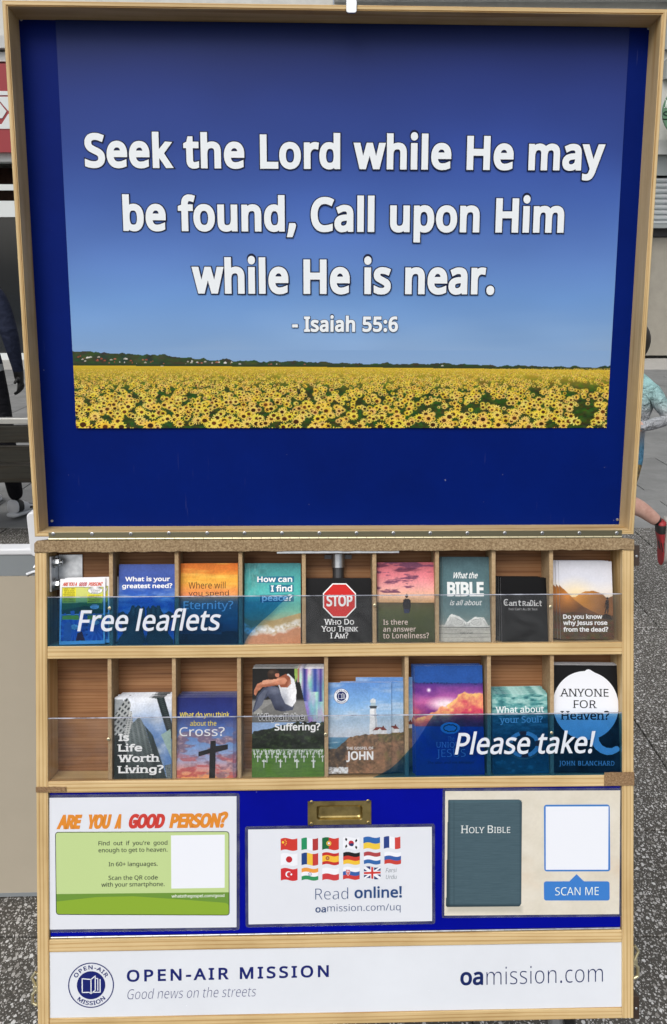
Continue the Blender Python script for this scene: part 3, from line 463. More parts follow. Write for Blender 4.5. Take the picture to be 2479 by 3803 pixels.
def text(mb, s, x0, x1, yb, cap, z=0.0, mi=0, bold=0.0, shear=0.0, serif=False, track=0.0, wordgap=0.0, smallcaps=False, slope=0.0, arc=None, thin=None):
    """x0..x1 baseline span, yb baseline height, cap = height of capitals; arc=(cx,cy,r,a_mid,inward) sets it on a circle"""
    items, pen = [], 0.0
    for ch in s:
        k = 1.0; g = ch
        if smallcaps and ch.islower(): g = ch.upper(); k = 0.78
        adv = FONT[g][0] * k + track + (wordgap if g == ' ' else 0)
        items.append((g, pen, k)); pen += adv
    last = items[-1]
    bbx = max([p[0] for c in FONT[last[0]][1] for p in c] or [0]) * last[2] + last[1]
    x_first = min([p[0] for c in FONT[items[0][0]][1] for p in c] or [0]) * items[0][2]
    nat = bbx - x_first
    K = cap / (CAPH + 2 * bold)
    if arc: sx = 1.0 if x1 is None else (x1 - x0) / (nat * K)
    else: sx = 1.0 if x1 is None else (x1 - x0 - 2*bold*K) / (nat * K)
    for g, p, k in items:
        if g == ' ': continue
        V, F, slabs = glyph(g, sx, bold, serif)
        def place(pt):
            X = ((pt[0]) * k + (p - x_first) * sx + bold) * K
            Y = (pt[1] * k + bold) * K
            X += shear * Y
            if arc:
                cx, cy, r, am, inward = arc
                Wt = nat * sx * K
                # whole letter turned about its own middle
                xm = ((p - x_first) * sx + FONT[g][0] * k * sx / 2) * K
                th = (xm - Wt / 2) / r
                lx = X - xm
                if not inward:
                    a = R(am) - th
                    return (cx + (r + Y) * math.cos(a) + lx * math.sin(a), cy + (r + Y) * math.sin(a) - lx * math.cos(a))
                a = R(am) + th
                return (cx + (r - Y) * math.cos(a) - lx * math.sin(a), cy + (r - Y) * math.sin(a) + lx * math.cos(a))
            return (x0 + X, yb + Y + slope * X)
        mb.add([(*place(v), z) for v in V], F, mi)
        for j, (a, b, c, d) in enumerate(slabs):
            q = [place(v) for v in ((a, c), (b, c), (b, d), (a, d))]
            mb.add([(*v, z + 0.00002 * (j + 1)) for v in q], [(0, 1, 2, 3)], mi)

# ------------------------------------------------------------------ printing: pictures worked out point by point into a colour attribute
def vnoise(x, y, seed):
    rs = np.random.RandomState(seed); T = rs.rand(64, 64)
    xi = np.floor(x).astype(int); yi = np.floor(y).astype(int)
    fx = x - xi; fy = y - yi
    fx = fx*fx*(3-2*fx); fy = fy*fy*(3-2*fy)
    g = lambda a, b: T[a % 64, b % 64]
    return (g(xi, yi)*(1-fx)+g(xi+1, yi)*fx)*(1-fy) + (g(xi, yi+1)*(1-fx)+g(xi+1, yi+1)*fx)*fy
class Canvas:
    """px coordinates of a rectangle seen in the photo (a quadrilateral TL TR BR BL), painted on an nx x ny grid"""
    def __init__(s, quad, nx, ny):
        s.q = [np.array(p, float) for p in quad]; s.nx, s.ny = nx, ny
        s.S, s.T = np.meshgrid(np.linspace(0, 1, nx+1), np.linspace(0, 1, ny+1))
        S, T = s.S[..., None], s.T[..., None]
        P = (1-T)*((1-S)*s.q[0]+S*s.q[1]) + T*((1-S)*s.q[3]+S*s.q[2])
        s.X, s.Y = P[..., 0], P[..., 1]
        s.C = np.full(s.X.shape + (3,), 255.0)
    def st(s, x, y):
        a, b, c, d = s.q
        t = 0.5
        for _ in range(6):
            xl = a[0]+(d[0]-a[0])*t; xr = b[0]+(c[0]-b[0])*t
            sg = (x-xl)/(xr-xl)
            yt = a[1]+(b[1]-a[1])*sg; ybm = d[1]+(c[1]-d[1])*sg
            t = (y-yt)/(ybm-yt)
        return sg, t
    def n(s, sx, sy, seed=1, octv=4, gain=0.5):
        r = 0; a = 1; tot = 0
        for o in range(octv):
            r = r + a*vnoise(s.X/sx*2**o + 7.3*o, s.Y/sy*2**o + 3.1*o, seed+o); tot += a; a *= gain
        return r/tot
    def grad(s, stops, v=None):
        v = s.Y if v is None else v
        ys = [k for k, _ in stops]
        for c in range(3): s.C[..., c] = np.interp(v, ys, [col[c] for _, col in stops])
    def put(s, mask, col):
        m = np.clip(np.asarray(mask, float), 0, 1)[..., None]
        s.C = s.C*(1-m) + np.asarray(col, float)*m if np.ndim(col) == 1 else s.C*(1-m) + col*m
    def poly(s, pts, col, a=1.0, add=None):
        m = s.mask(pts); s.put(m*a, col); return m
    def mask(s, pts):
        xs = [p[0] for p in pts]; ys = [p[1] for p in pts]
        box = (s.X >= min(xs)) & (s.X <= max(xs)) & (s.Y >= min(ys)) & (s.Y <= max(ys))
        r = np.zeros(s.X.shape, bool)
        if not box.any(): return r.astype(float)
        x, y = s.X[box], s.Y[box]; m = np.zeros(x.shape, bool)
        for i in range(len(pts)):
            (x1, y1), (x2, y2) = pts[i-1], pts[i]
            if y1 == y2: continue
            m ^= ((y1 > y) != (y2 > y)) & (x < (x2-x1)*(y-y1)/(y2-y1)+x1)
        r[box] = m
        return r.astype(float)
    def ell(s, cx, cy, rx, ry, col, soft=0.0, a=1.0):
        d = np.sqrt(((s.X-cx)/rx)**2+((s.Y-cy)/ry)**2)
        m = np.clip((1-d)/soft, 0, 1) if soft else (d < 1).astype(float)
        s.put(m*a, col)
    def line(s, x0, y0, x1, y1, wd, col, a=1.0):
        dx, dy = x1-x0, y1-y0; L = dx*dx+dy*dy
        t = np.clip(((s.X-x0)*dx+(s.Y-y0)*dy)/L, 0, 1)
        d = np.hypot(s.X-x0-t*dx, s.Y-y0-t*dy)
        s.put(np.clip((wd/2-d)/1.5+0.5, 0, 1)*a, col)
def print_mesh(name, cv, W, H, z, material, parent, warp=None):
    """grid mesh 0..W, 0..H (T runs down) carrying the canvas"""
    nx, ny = cv.nx, cv.ny
    X = cv.S*W; Y = (1-cv.T)*H
    Z = np.full(X.shape, z) if warp is None else z + warp(cv.S, cv.T)
    co = np.stack([X, Y, Z], -1).reshape(-1, 3).astype(np.float32)
    i = np.arange((nx+1)*(ny+1)).reshape(ny+1, nx+1)
    f = np.stack([i[1:, :-1], i[1:, 1:], i[:-1, 1:], i[:-1, :-1]], -1).reshape(-1, 4)
    me = bpy.data.meshes.new(name)
    me.vertices.add(len(co)); me.vertices.foreach_set('co', co.ravel())
    me.loops.add(f.size); me.loops.foreach_set('vertex_index', f.ravel().astype(np.int32))
    me.polygons.add(len(f)); me.polygons.foreach_set('loop_start', np.arange(0, f.size, 4, dtype=np.int32))
    me.update(calc_edges=True)
    at = me.color_attributes.new('Print', 'FLOAT_COLOR', 'POINT')
    rgba = np.ones((len(co), 4), np.float32)
    rgba[:, :3] = lin(np.clip(cv.C, 0, 255)).reshape(-1, 3)*0.95
    at.data.foreach_set('color', rgba.ravel())
    me.materials.append(material)
    o = bpy.data.objects.new(name, me); COL.objects.link(o)
    if parent is not None: o.parent = parent
    return o
# ================================================================== the folding display stand
def caselimits(y, w=0.0): return CASE.at(PW/2, y, w)[1]
OUT, INN = 0.425, 0.4085
V_TOP, V_STRIP = caselimits(2003), caselimits(2047)
V_SH1, V_SH1B = caselimits(2393), caselimits(2440)
V_SH2, V_SH2B = caselimits(2891), caselimits(2934)
V_FLAPB, V_R3, V_R3B = caselimits(3466), caselimits(3475), caselimits(3521)
V_BANB, V_BOT = caselimits(3766), caselimits(3806)
DEPTH = 0.047
O_case = CASE.M.translation
stand = empty('display_stand', Matrix.Translation((O_case.x, O_case.y + 0.12, 0)),
    'wooden folding display stand with navy lid board, two leaflet shelves and white sign panel', 'display stand')
RI = Matrix.Translation((-O_case.x, -O_case.y - 0.12, 0))
CM, LM = RI @ CASE.M, RI @ LID.M
def part(mb, name, mats, M, bevel=0, smooth=False, parent=None):
    return mb.build(name, mats, parent or stand, M if parent is None else None, bevel, smooth)

# --- case
for sgn in (-1, 1):
    m = MB(); m.box(*sorted((sgn*INN, sgn*OUT)), V_BOT, V_STRIP, -0.066, 0)
    part(m, 'side_stile', PINE_Y, CM, 0.0012)
m = MB(); m.box(-INN, INN, V_SH1B, V_SH1, -DEPTH, -0.0004); part(m, 'shelf_rail', PINE_X, CM, 0.0012)
m = MB(); m.box(-INN, INN, V_SH2B, V_SH2, -DEPTH, -0.0004); part(m, 'shelf_rail', PINE_X, CM, 0.0012)
m = MB(); m.box(-INN, INN, V_R3B, V_R3, -DEPTH, -0.0004); part(m, 'cross_rail', PINE_X, CM, 0.0012)
m = MB(); m.box(-INN, INN, V_BOT, V_BANB, -DEPTH, -0.0004); part(m, 'bottom_rail', PINE_X, CM, 0.0012)
rng = random.Random(4)
# worn fibreboard edge along the top, its lower edge a little ragged
m = MB(); n = 90
top = [(-OUT+2*OUT*i/n, V_TOP + rng.uniform(-.0003, .0003)) for i in range(n+1)]
bot = [(-OUT+2*OUT*i/n, V_STRIP + rng.uniform(-.0006, .0006)) for i in range(n, -1, -1)]
top[0] = (-OUT, V_TOP-.004); top.insert(1, (-OUT+.004, V_TOP)); top[-1] = (OUT, V_TOP-.002)
m.prism(top + bot, -0.066, 0.0022); part(m, 'top_edge_strip', FIBRE, CM, 0.001)
m = MB(); m.box(-INN, INN, V_SH2-0.002, V_STRIP+0.002, -DEPTH-0.006, -DEPTH+0.0002); part(m, 'back_panel', PLY, CM)
m = MB(); m.box(-INN, INN, V_BOT+0.002, V_SH2-0.002, -0.066, -DEPTH-0.001); part(m, 'back_panel', MDF, CM)
d1 = [413, 657, 894, 1129.5, 1392, 1625, 1835, 2049]
d2 = [408, 647, 889, 1213, 1512, 1818, 2052]
for xs, yy, a, b in ((d1, 2250, V_SH1, V_STRIP), (d2, 2670, V_SH2, V_SH1B)):
    for x in xs:
        u, _ = CASE.at(x, yy, -0.005)
        m = MB(); m.box(u-0.0028, u+0.0028, a, b, -DEPTH, -0.005); part(m, 'divider', MDF, CM, 0.0006)
# patches of felt on the corners of the lower rail
for x0, x1, y0, y1 in ((-OUT, CASE.at(246, 2925)[0], caselimits(2916), V_SH2B-.0005), (CASE.at(2245, 2900)[0], OUT, caselimits(2930), caselimits(2880))):
    m = MB()
    P = [(x0+(x1-x0)*i/14, y0+rng.uniform(-.0004, .0004)) for i in range(15)] + [(x1-(x1-x0)*i/14, y1+rng.uniform(-.0004, .0004)) for i in range(15)]
    if x0 < 0: P = [(p[0], p[1] + (0.0025 if p[0] < 0 else 0)) for p in P]
    m.prism(P, 0.0003, 0.0022); part(m, 'felt_pad', FELT, CM, 0.0005)
# drop-down blue flap and its piano hinge

m = MB(); y = (V_FLAPB + V_R3)/2
n = 34
for i in range(n):
    x0 = -INN+.002+(2*INN-.004)*i/n; x1 = x0+(2*INN-.004)/n-.0007
    m.tube([(x0, y+.0002, -0.0032), (x1, y+.0002, -0.0032)], 0.0014, 10, 0, False)
part(m, 'piano_hinge', STEEL, CM, 0, True)
def pxbox(fr, x0, x1, y0, y1, w=0.0):
    a = fr.at(x0, y0, w); b = fr.at(x1, y1, w)
    return a[0], b[0], b[1], a[1]
def screw(parent, x, y, z, M, r=0.0022, metal=None):
    m = MB(); m.tube([(x, y, z), (x, y, z+0.0007), (x, y, z+0.0011)], [r, r, r*0.6], 14, 0)
    m.box(x-r*.7, x+r*.7, y-r*.12, y+r*.12, z+0.0011, z+0.00125, 1); m.box(x-r*.12, x+r*.12, y-r*.7, y+r*.7, z+0.00113, z+0.0013, 1)
    return m.build('screw', [metal or STEEL, DARKSTEEL], parent, M)
# flush brass handle on the flap
hx0, hx1, hy0, hy1 = pxbox(CASE, 1146, 1380, 2967, 3069, -0.004)
handle = MB()
zf = -0.0022; ix0, ix1 = hx0+.0115, hx1-.0125; iy0, iy1 = hy0+.0095, hy1-.0095
O_ = [(hx0, hy0), (hx1, hy0), (hx1, hy1), (hx0, hy1)]
I_ = rrect(ix0, iy0, ix1, iy1, .004, 5)
m = MB(); fx0, fx1, fy0, fy1 = -INN+.0015, INN-.0015, V_FLAPB, V_SH2B-.0012
m.box(fx0, ix0-.002, fy0, fy1, -.013, -.004); m.box(ix1+.002, fx1, fy0, fy1, -.013, -.004); m.box(ix0-.002, ix1+.002, fy0, iy0-.002, -.013, -.004); m.box(ix0-.002, ix1+.002, iy1+.002, fy1, -.013, -.004)
part(m, 'drop_flap', BLUE, CM)
# front plate as a ring, four sides, then the dished recess
ring_out = []
for (x, y) in I_:
    cx, cy = (ix0+ix1)/2, (iy0+iy1)/2
    dx, dy = x-cx, y-cy
    k = min(abs((hx1-cx)/dx) if dx else 9, abs((hy1-cy)/dy) if dy else 9)
    ring_out.append((cx+dx*k, cy+dy*k))
N_ = len(I_)
levels = [(ring_out, -0.004), (ring_out, zf-.0003), ([(x+(0.0004 if x < 0 else -0.0004), y) for x, y in ring_out], zf), (I_, zf)]
def shrink(P, d):
    cx, cy = (ix0+ix1)/2, (iy0+iy1)/2
    return [(cx+(x-cx)*(1-d/((ix1-ix0)/2)), cy+(y-cy)*(1-d/((iy1-iy0)/2))) for x, y in P]
for d, z in ((.0008, zf-.0009), (.0014, zf-.003), (.0022, zf-.0055), (.004, zf-.007)): levels.append((shrink(I_, d), z))
vs = [(x, y, z) for P, z in levels for x, y in P]
fs = [(l*N_+i, l*N_+(i+1) % N_, (l+1)*N_+(i+1) % N_, (l+1)*N_+i) for l in range(len(levels)-1) for i in range(N_)]
fs.append(tuple((len(levels)-1)*N_+i for i in range(N_)))
handle.add(vs, fs)
ho = part(handle, 'flush_handle', BRASS, CM, 0, False)
for x, y in ((1158, 2980), (1368, 2976), (1158, 3061), (1369, 3056)):
    a = CASE.at(x, y, zf); s_ = screw(ho, a[0], a[1], zf+.0002, None, 0.0028, BRASS)

# --- acrylic fronts with the blue film and its lettering
def sheet(y0l, y0r, v_b, film_pts, words, wx0, wx1, wyb, wcap, screws):
    va, vb = CASE.at(PW/2, (y0l+y0r)/2, -0.002)[1], v_b - 0.0015
    m = MB(); m.box(-INN+.0006, INN-.0006, vb, va-.0006, -0.0038, -0.0016)
    a = part(m, 'acrylic_front', ACRYL, CM)
    m = MB(); m.box(-INN+.0006, INN-.0006, va-.0005, va+.0006, -0.0038, -0.0016); m.build('polished_edge', ACRYL_EDGE, a)
    P = [CASE.at(x, y, -0.0012) for x, y in film_pts]
    P = [(max(-INN+.0007, min(INN-.0007, x)), max(vb+.0005, min(va-.0007, y))) for x, y in P]
    m = MB(); m.poly(P, -0.0012); m.build('blue_film', FILM, a)
    m = MB(); p0 = CASE.at(wx0, wyb, -0.0008); p1 = CASE.at(wx1, wyb, -0.0008); pc = CASE.at(wx0, wyb-wcap, -0.0008)
    sh = 0.19
    cap = pc[1]-p0[1]
    text(m, words, p0[0], p1[0]-sh*cap, p0[1], cap, -0.0008, 0, 0.012, sh)
    m.build('lettering', ink(222, 228, 238), a)
    for x, y in screws:
        q = CASE.at(x, y, -0.0016); screw(a, q[0], q[1], -0.0015, None, 0.0022, BRASS_B)
sheet(2217, 2207, V_SH1, [(150, 2190), (1085, 2190), (1072, 2213), (1038, 2247), (1005, 2280), (978, 2303), (953, 2327), (936, 2345), (922, 2363), (914, 2378), (906, 2420), (150, 2420)],
      'Free leaflets', 287, 827, 2345, 78, ((407, 2259), (1393, 2248), (2046, 2254)))
sheet(2669, 2648, V_SH2, [(1380, 2910), (1394, 2885), (1425, 2870), (1453, 2854), (1483, 2827), (1510, 2797), (1532, 2773), (1549, 2751), (1570, 2720), (1588, 2689), (1611, 2653), (1618, 2635), (2340, 2635), (2340, 2910)],
      'Please take!', 1690, 2214, 2803, 80, ((403, 2746), (1210, 2728), (2050, 2722)))

# --- fittings
b = MB()
x0, x1, y0, y1 = pxbox(CASE, 186, 255, 2064, 2193, -0.03)
b.box(-INN+.0005, -INN+.0035, y0, y1, -0.044, -0.010); b.box(-INN+.0035, -INN+.038, y0, y1+.001, -0.0465, -0.0435)
br = part(b, 'corner_bracket', STEEL, CM, 0.0006)
for y in (2087, 2168):
    yy = CASE.at(210, y, -0.03)[1]
    m = MB(); z = -0.026
    m.tube([(-INN+.0035, yy, z), (-INN+.005, yy, z)], 0.0085, 20)
    m.tube([(-INN+.005, yy, z), (-INN+.0105, yy, z)], 0.0062, 6)
    m.tube([(-INN+.0105, yy, z), (-INN+.0145, yy, z)], 0.003, 12)
    m.build('bolt', STEEL, br)
m = MB(); x0, x1, y0, y1 = pxbox(CASE, 1029, 1483, 2045, 2054, -0.004)
m.box(x0, x1, y0, y1+.001, -0.030, -0.001); part(m, 'lock_plate', STEEL, CM, 0.0005)
m = MB(); ux = CASE.at(1257, 2090, -0.037)[0]; ya = CASE.at(1257, 2057, -0.037)[1]; yb = CASE.at(1257, 2107, -0.037)[1]
m.tube([(ux, yb, -0.037), (ux, ya, -0.037)], 0.0098, 20, 0)
m.tube([(ux, yb-.045, -0.038), (ux, yb, -0.038)], 0.0084, 20, 1)
m.box(ux-.020, ux+.020, yb+.012, yb+.018, -0.044, -0.040, 1)
part(m, 'support_tube', [STEEL, DARKSTEEL], CM, 0, False)
for y in (2060, 3710):                      # brown plastic corner latches on the right side
    a = CASE.at(2361, y, -0.03); hgt_ = 0.030 if y < 3000 else .033
    m = MB(); m.prism(rrect(OUT+.0002, a[1]-hgt_/2, OUT+.0115, a[1]+hgt_/2, .0012, 3), -0.045, -0.008)
    m.tube([(OUT+.007, a[1]-.001, -0.0085), (OUT+.007, a[1]-.001, -0.0070)], [0.0026, 0.0014], 14, 1)
    part(m, 'latch', [BROWNPL, STEEL], CM, 0.0006)
for sg, y in ((-1, 3625), (1, 3568)):        # brass toggle catches on both sides
    a = CASE.at(PW/2, y, -0.03)[1]
    m = MB(); x = sg*OUT
    m.box(*sorted((x, x+sg*.004)), a-.024, a+.024, -0.030, -0.008)
    m.tube([(x+sg*.006, a+.024, -0.012), (x+sg*.012, a+.016, -0.012), (x+sg*.006, a+.002, -0.012)], 0.0022, 10)
    m.tube([(x+sg*.005, a-.002, -0.012), (x+sg*.011, a-.008, -0.012), (x+sg*.011, a-.020, -0.012), (x+sg*.005, a-.024, -0.012)], 0.0026, 10)
    m.box(*sorted((x+sg*.004, x+sg*.010)), a-.004, a+.004, -0.022, -0.010)
    part(m, 'toggle_catch', BRASS_B, CM, 0.0005)
a = CASE.at(120, 2128, -0.03)
for dy, l in ((0, .0155), (.010, .005)):
    m = MB(); m.tube([(-OUT, a[1]+dy+.004, -0.014), (-OUT-l*.5, a[1]+dy+.002, -0.014), (-OUT-l, a[1]+dy-.001, -0.014)], [.0032, .0030, .0034], 12); part(m, 'bolt', STEEL, CM)
# --- white sign panel with logo
m = MB(); m.box(-INN, INN, V_BANB, V_R3B, -0.012, -0.0025); sign = part(m, 'sign_panel', WHITE, CM, 0.0004)
K4 = lambda x, y: (100+x*.7737, 3450+y*.7737)
K5 = lambda x, y: (1279+x*.7737, 3450+y*.7737)
zl = -0.0021
def onboard(x, y, w=zl): return CASE.at(x, y, w)
m = MB()
navy = ink(28, 38, 110)
def banner_text(s, K, x0, x1, y0, y1, cap, **k):
    p0, p1 = onboard(*K(x0, y0)), onboard(*K(x1, y1))
    c = onboard(*K(x0, y0-cap))[1]-p0[1]
    sh = k.get('shear', 0)
    text(m, s, p0[0], p1[0]-sh*c, p0[1], c, zl, 0, slope=(p1[1]-p0[1])/(p1[0]-p0[0]), **k)
banner_text('OPEN-AIR MISSION', K4, 480, 1450, 256, 232, 57, bold=.024, track=.13)
banner_text('Good news on the streets', K4, 480, 1104, 339, 324, 46, bold=-.014, shear=.17)
m.build('lettering', navy, sign)
m = MB(); banner_text('oa', K5, 558, 668, 273, 270, 82, bold=.024); banner_text('mission.com', K5, 684, 1243, 270, 254, 82, bold=-.012)
m.build('lettering', ink(24, 40, 96), sign)
def logo(parent, cx, cy, r, z, tilt=0.0, dark=(28, 38, 110), paper=None):
    """round emblem: ring, words, disc with open book"""
    m = MB()
    def ring(r0, r1, zz, n=64):
        vs = [(cx+q*math.cos(2*math.pi*i/n), cy+q*math.sin(2*math.pi*i/n), zz) for q in (r0, r1) for i in range(n)]
        m.add(vs, [(i, n+i, n+(i+1) % n, (i+1) % n) for i in range(n)])
    if paper:
        m.poly(ell(cx, cy, r), z, 1); z += .0001
    ring(r*.955, r, z)
    m.poly(ell(cx, cy, r*.62), z)
    text(m, 'OPEN-AIR', 0, r*1.52, 0, r*.18, z, 0, .022, track=.06, arc=(cx, cy, r*.70, 90+math.degrees(tilt), False))
    text(m, 'MISSION', 0, r*1.36, 0, r*.18, z, 0, .022, track=.06, arc=(cx, cy, r*.88, 270+math.degrees(tilt), True))
    s = r*.62
    def stroke(P, wd):
        for (xa, ya), (xb, yb) in zip(P[:-1], P[1:]):
            dx, dy = xb-xa, yb-ya; L = math.hypot(dx, dy); nx, ny = -dy/L*wd/2, dx/L*wd/2; ex, ey = dx/L*wd/2, dy/L*wd/2
            m.add([(cx+(p[0])*s, cy+(p[1])*s, z+.00015) for p in ((xa-ex-nx, ya-ey-ny), (xb+ex-nx, yb+ey-ny), (xb+ex+nx, yb+ey+ny), (xa-ex+nx, ya-ey+ny))], [(0, 1, 2, 3)], 1)
    stroke([(0, .42), (-.62, .48), (-.62, -.50), (-.12, -.50), (0, -.60), (.12, -.50), (.64, -.50), (.64, .40)], .07)
    stroke([(0, .42), (0, -.58)], .07); stroke([(0, .42), (.30, .66), (.30, -.36), (0, -.58)], .07); stroke([(.30, .48), (.48, .48), (.48, -.36)], .06)
    return m.build('emblem', [ink(*dark), ink(236, 240, 247)], parent)
c0 = onboard(*K4(308, 272)); rr = onboard(*K4(418, 272))[0]-c0[0]
logo(sign, c0[0], c0[1], rr, zl, 0.01)

# --- lid: mitred frame, navy board, hinge, hook
LT, LB, LO = 0.6935, 0.0035, 0.4246
BACK = 0.038
bl, br_, bt, bb = LID.at(70, 54, -BACK), LID.at(2421, 86, -BACK), 0, 0
INS = 0.0066
prof = [(0, -0.046), (0, -0.001), (0.0009, 0), (0.0050, 0), (0.0054, -0.0016), (0.0062, -0.0016), (0.0064, -0.0004), (0.0068, -0.0006), (INS+.0008, -BACK), (INS+.0008, -0.046)]
def corner(i, a):
    return [(-LO+a, LT-a), (LO-a, LT-a), (LO-a, LB+a), (-LO+a, LB+a)][i]
for i in range(4):
    m = MB(); j = (i+1) % 4
    vs = [(*corner(i, a), z) for a, z in prof] + [(*corner(j, a), z) for a, z in prof]
    n = len(prof)
    fs = [(k, n+k, n+(k+1) % n, (k+1) % n) for k in range(n)] + [tuple(range(n)), tuple(range(2*n-1, n-1, -1))]
    fs = [tuple(reversed(f)) for f in fs]
    m.add(vs, fs)
    part(m, 'lid_frame', PINE_X if i % 2 == 0 else PINE_Y, LM)
m = MB(); m.box(-LO+.003, LO-.003, LB+.003, LT-.003, -0.0455, -BACK-.0004); lidb = part(m, 'lid_board', NAVY, LM)
for x, y in ((78, 70), (2411, 103), (193, 1935), (2295, 1930)):
    a = LID.at(x, y, -BACK); m = MB(); m.tube([(a[0], a[1], -BACK-.0004), (a[0], a[1], -BACK+.0006)], [.0022, .0015], 12); m.build('nail_head', STEEL, lidb)
x0 = LID.at(181, 1985, 0.001)[0]; x1 = LID.at(2311, 1985, 0.001)[0]; ya = LID.at(PW/2, 1973, 0.001)[1]; yb = LID.at(PW/2, 1995, 0.001)[1]
m = MB(); m.box(x0, x1, yb, ya, 0.0003, 0.0016); hg = part(m, 'hinge_leaf', HINGE_BRASS, LM, 0.0003)
n = 60; m = MB()
for i in range(n):
    xa = x0+(x1-x0)*i/n; m.tube([(xa, yb-.0012, 0.0013), (xa+(x1-x0)/n-.0006, yb-.0012, 0.0013)], 0.0018, 10, 0, False)
part(m, 'hinge_knuckles', BRASS_B, LM, 0, True)
for x in (198, 342, 486, 628, 770, 909, 1048, 1187, 1325, 1462, 1599, 1737, 1876, 2015, 2153, 2292):
    y = 1983 if x < 600 else 1980
    a = LID.at(x, y, 0.0016); screw(hg, a[0], a[1], 0.0016, None, 0.0026, STEEL)
x0, x1, y0, y1 = pxbox(LID, 1287, 1326, -20, 47, 0.003)
m = MB(); m.prism(rrect(x0, y0, x1, LT+.006, .003, 4), 0.0006, 0.0032); m.box(x0, x1, LT+.001, LT+.0035, -0.05, 0.0006)
part(m, 'top_hook', STEEL, LM, 0.0006)

# --- easel legs below and the rear strut
root_z = lambda p: RI @ p
def leg(px, py, foot, r=0.012, mt=STEEL):
    a = CASE.at(px, py, -0.04)
    p = CASE.M @ Vector((a[0], V_BOT+.004, -0.045))
    m = MB(); q = Vector(foot)
    m.tube([RI @ p, RI @ q], r, 14, 0); m.tube([RI @ (q+Vector((0, 0, .03))), RI @ q], r*1.35, 14, 1)
    part(m, 'leg', [mt, BLACK], None)
leg(2075, 3780, (0.31, 0.80, 0.0)); leg(404, 3780, (-0.31, 0.80, 0.0))
p = CASE.M @ Vector((0.30, V_TOP-.12, -0.066)); m = MB(); m.tube([RI @ p, RI @ Vector((0.36, 1.60, 0))], .011, 14); part(m, 'leg', STEEL, None)
p = CASE.M @ Vector((-0.30, V_TOP-.12, -0.066)); m = MB(); m.tube([RI @ p, RI @ Vector((-0.36, 1.60, 0))], .011, 14); part(m, 'leg', STEEL, None)
m = MB(); p = CASE.M @ Vector((0.335, V_BOT+.004, -0.03)); q = Vector((0.50, 0.98, 0.02))
m.tube([RI @ p, RI @ q], .008, 12); part(m, 'brace', BLACK, None)

# ================================================================== poster on the lid
zP = -BACK + 0.0006
pTL, pTR, pBR, pBL = LID.at(204, 57, zP), LID.at(2342, 84, zP), LID.at(2253, 1590, zP), LID.at(286, 1588, zP)
px0, px1 = (pTL[0]+pBL[0])/2, (pTR[0]+pBR[0])/2; py1, py0 = max(pTL[1], pTR[1]), (pBL[1]+pBR[1])/2
py1 = min(py1, LT-INS-.0012)
PWd, PHt = px1-px0, py1-py0
poster = empty('poster', LID.M @ Matrix.Translation((px0, py0, zP)), 'large poster of white verse lettering over a sunflower field and blue sky', 'poster')
quad = ((204, 57), (2342, 84), (2253, 1590), (286, 1588))
def warp(S, T):
    return 0.0016*np.maximum(0, np.sin(S*9+1.0))*np.clip((T-.86)/.14, 0, 1)**2 + 0.0006*np.sin(S*5.1+T*3)*np.sin(T*4.0) + 0.0008
def quadpart(t0, t1):
    q = [np.array(p, float) for p in quad]
    L_ = lambda t: q[0]+(q[3]-q[0])*t
    R_ = lambda t: q[1]+(q[2]-q[1])*t
    return (L_(t0), R_(t0), R_(t1), L_(t1))
TSPLIT = 0.795
SKY = [(40, (26, 42, 96)), (200, (34, 50, 114)), (330, (42, 62, 134)), (520, (52, 78, 156)), (700, (68, 100, 176)), (900, (90, 126, 194)), (1080, (108, 150, 208)), (1220, (126, 164, 212)), (1350, (138, 170, 210))]
sk = Canvas(quadpart(0, TSPLIT), 120, 100)
sk.grad(SKY); sk.C *= (1 + 0.16*(sk.n(620, 260, 3, 3)-.5))[..., None]
sk.put(0.22*np.clip(sk.n(600, 120, 9, 3)*1.8-.75, 0, 1)*np.clip((sk.Y-1000)/200, 0, 1), (210, 225, 240))
sk.put(0.25*np.clip((sk.S-.55)*1.6, 0, 1)*np.clip((700-sk.Y)/500, 0, 1), (50, 54, 118))
fl = Canvas(quadpart(TSPLIT, 1), 1150, 176)
fl.grad(SKY)
hor = np.interp(fl.X, [250, 1240, 2300], [1337, 1345, 1358])
hill = np.interp(fl.X, [270, 330, 480, 640, 700, 900, 1000, 1240, 1500, 1640, 1800, 2000, 2280], [1279, 1282, 1288, 1299, 1308, 1318, 1322, 1327, 1332, 1331, 1338, 1343, 1345]) + (fl.n(26, 26, 5, 3)-.5)*18
green = np.stack([28+50*fl.n(24, 14, 11), 42+52*fl.n(24, 14, 12), 30+28*fl.n(24, 14, 13)], -1)
fl.put((fl.Y > hill), green)
rs = np.random.RandomState(8)
for _ in range(60):                                                  # houses of the village on the hill
    x = 285+abs(rs.randn())*420; y = np.interp(x, [270, 700, 1240, 2300], [1300, 1322, 1338, 1350])+rs.rand()*(24 if x < 700 else 8)
    c = [(235, 230, 225), (170, 80, 60), (210, 200, 190), (190, 110, 90)][rs.randint(4)]; ww = 1.5+rs.rand()*4.5
    fl.poly([(x-ww, y), (x+ww, y), (x+ww, y-3), (x, y-6), (x-ww, y-3)], c, .8)
fl.put((fl.Y > hor-9) & (fl.Y < hor-2), (48, 62, 38))
base = np.stack([22+56*fl.n(14, 8, 21, 3), 34+70*fl.n(14, 8, 22, 3), 14+26*fl.n(14, 8, 23, 3)], -1)
dep = np.clip((fl.Y-hor)/(1590-hor), 0, 1)
fl.put(fl.Y > hor, base)
fl.put((fl.Y > hor)*np.clip(1-dep*2.6, 0, 1)*.95, (222, 186, 52))
rows_ = []
y = 1352.0
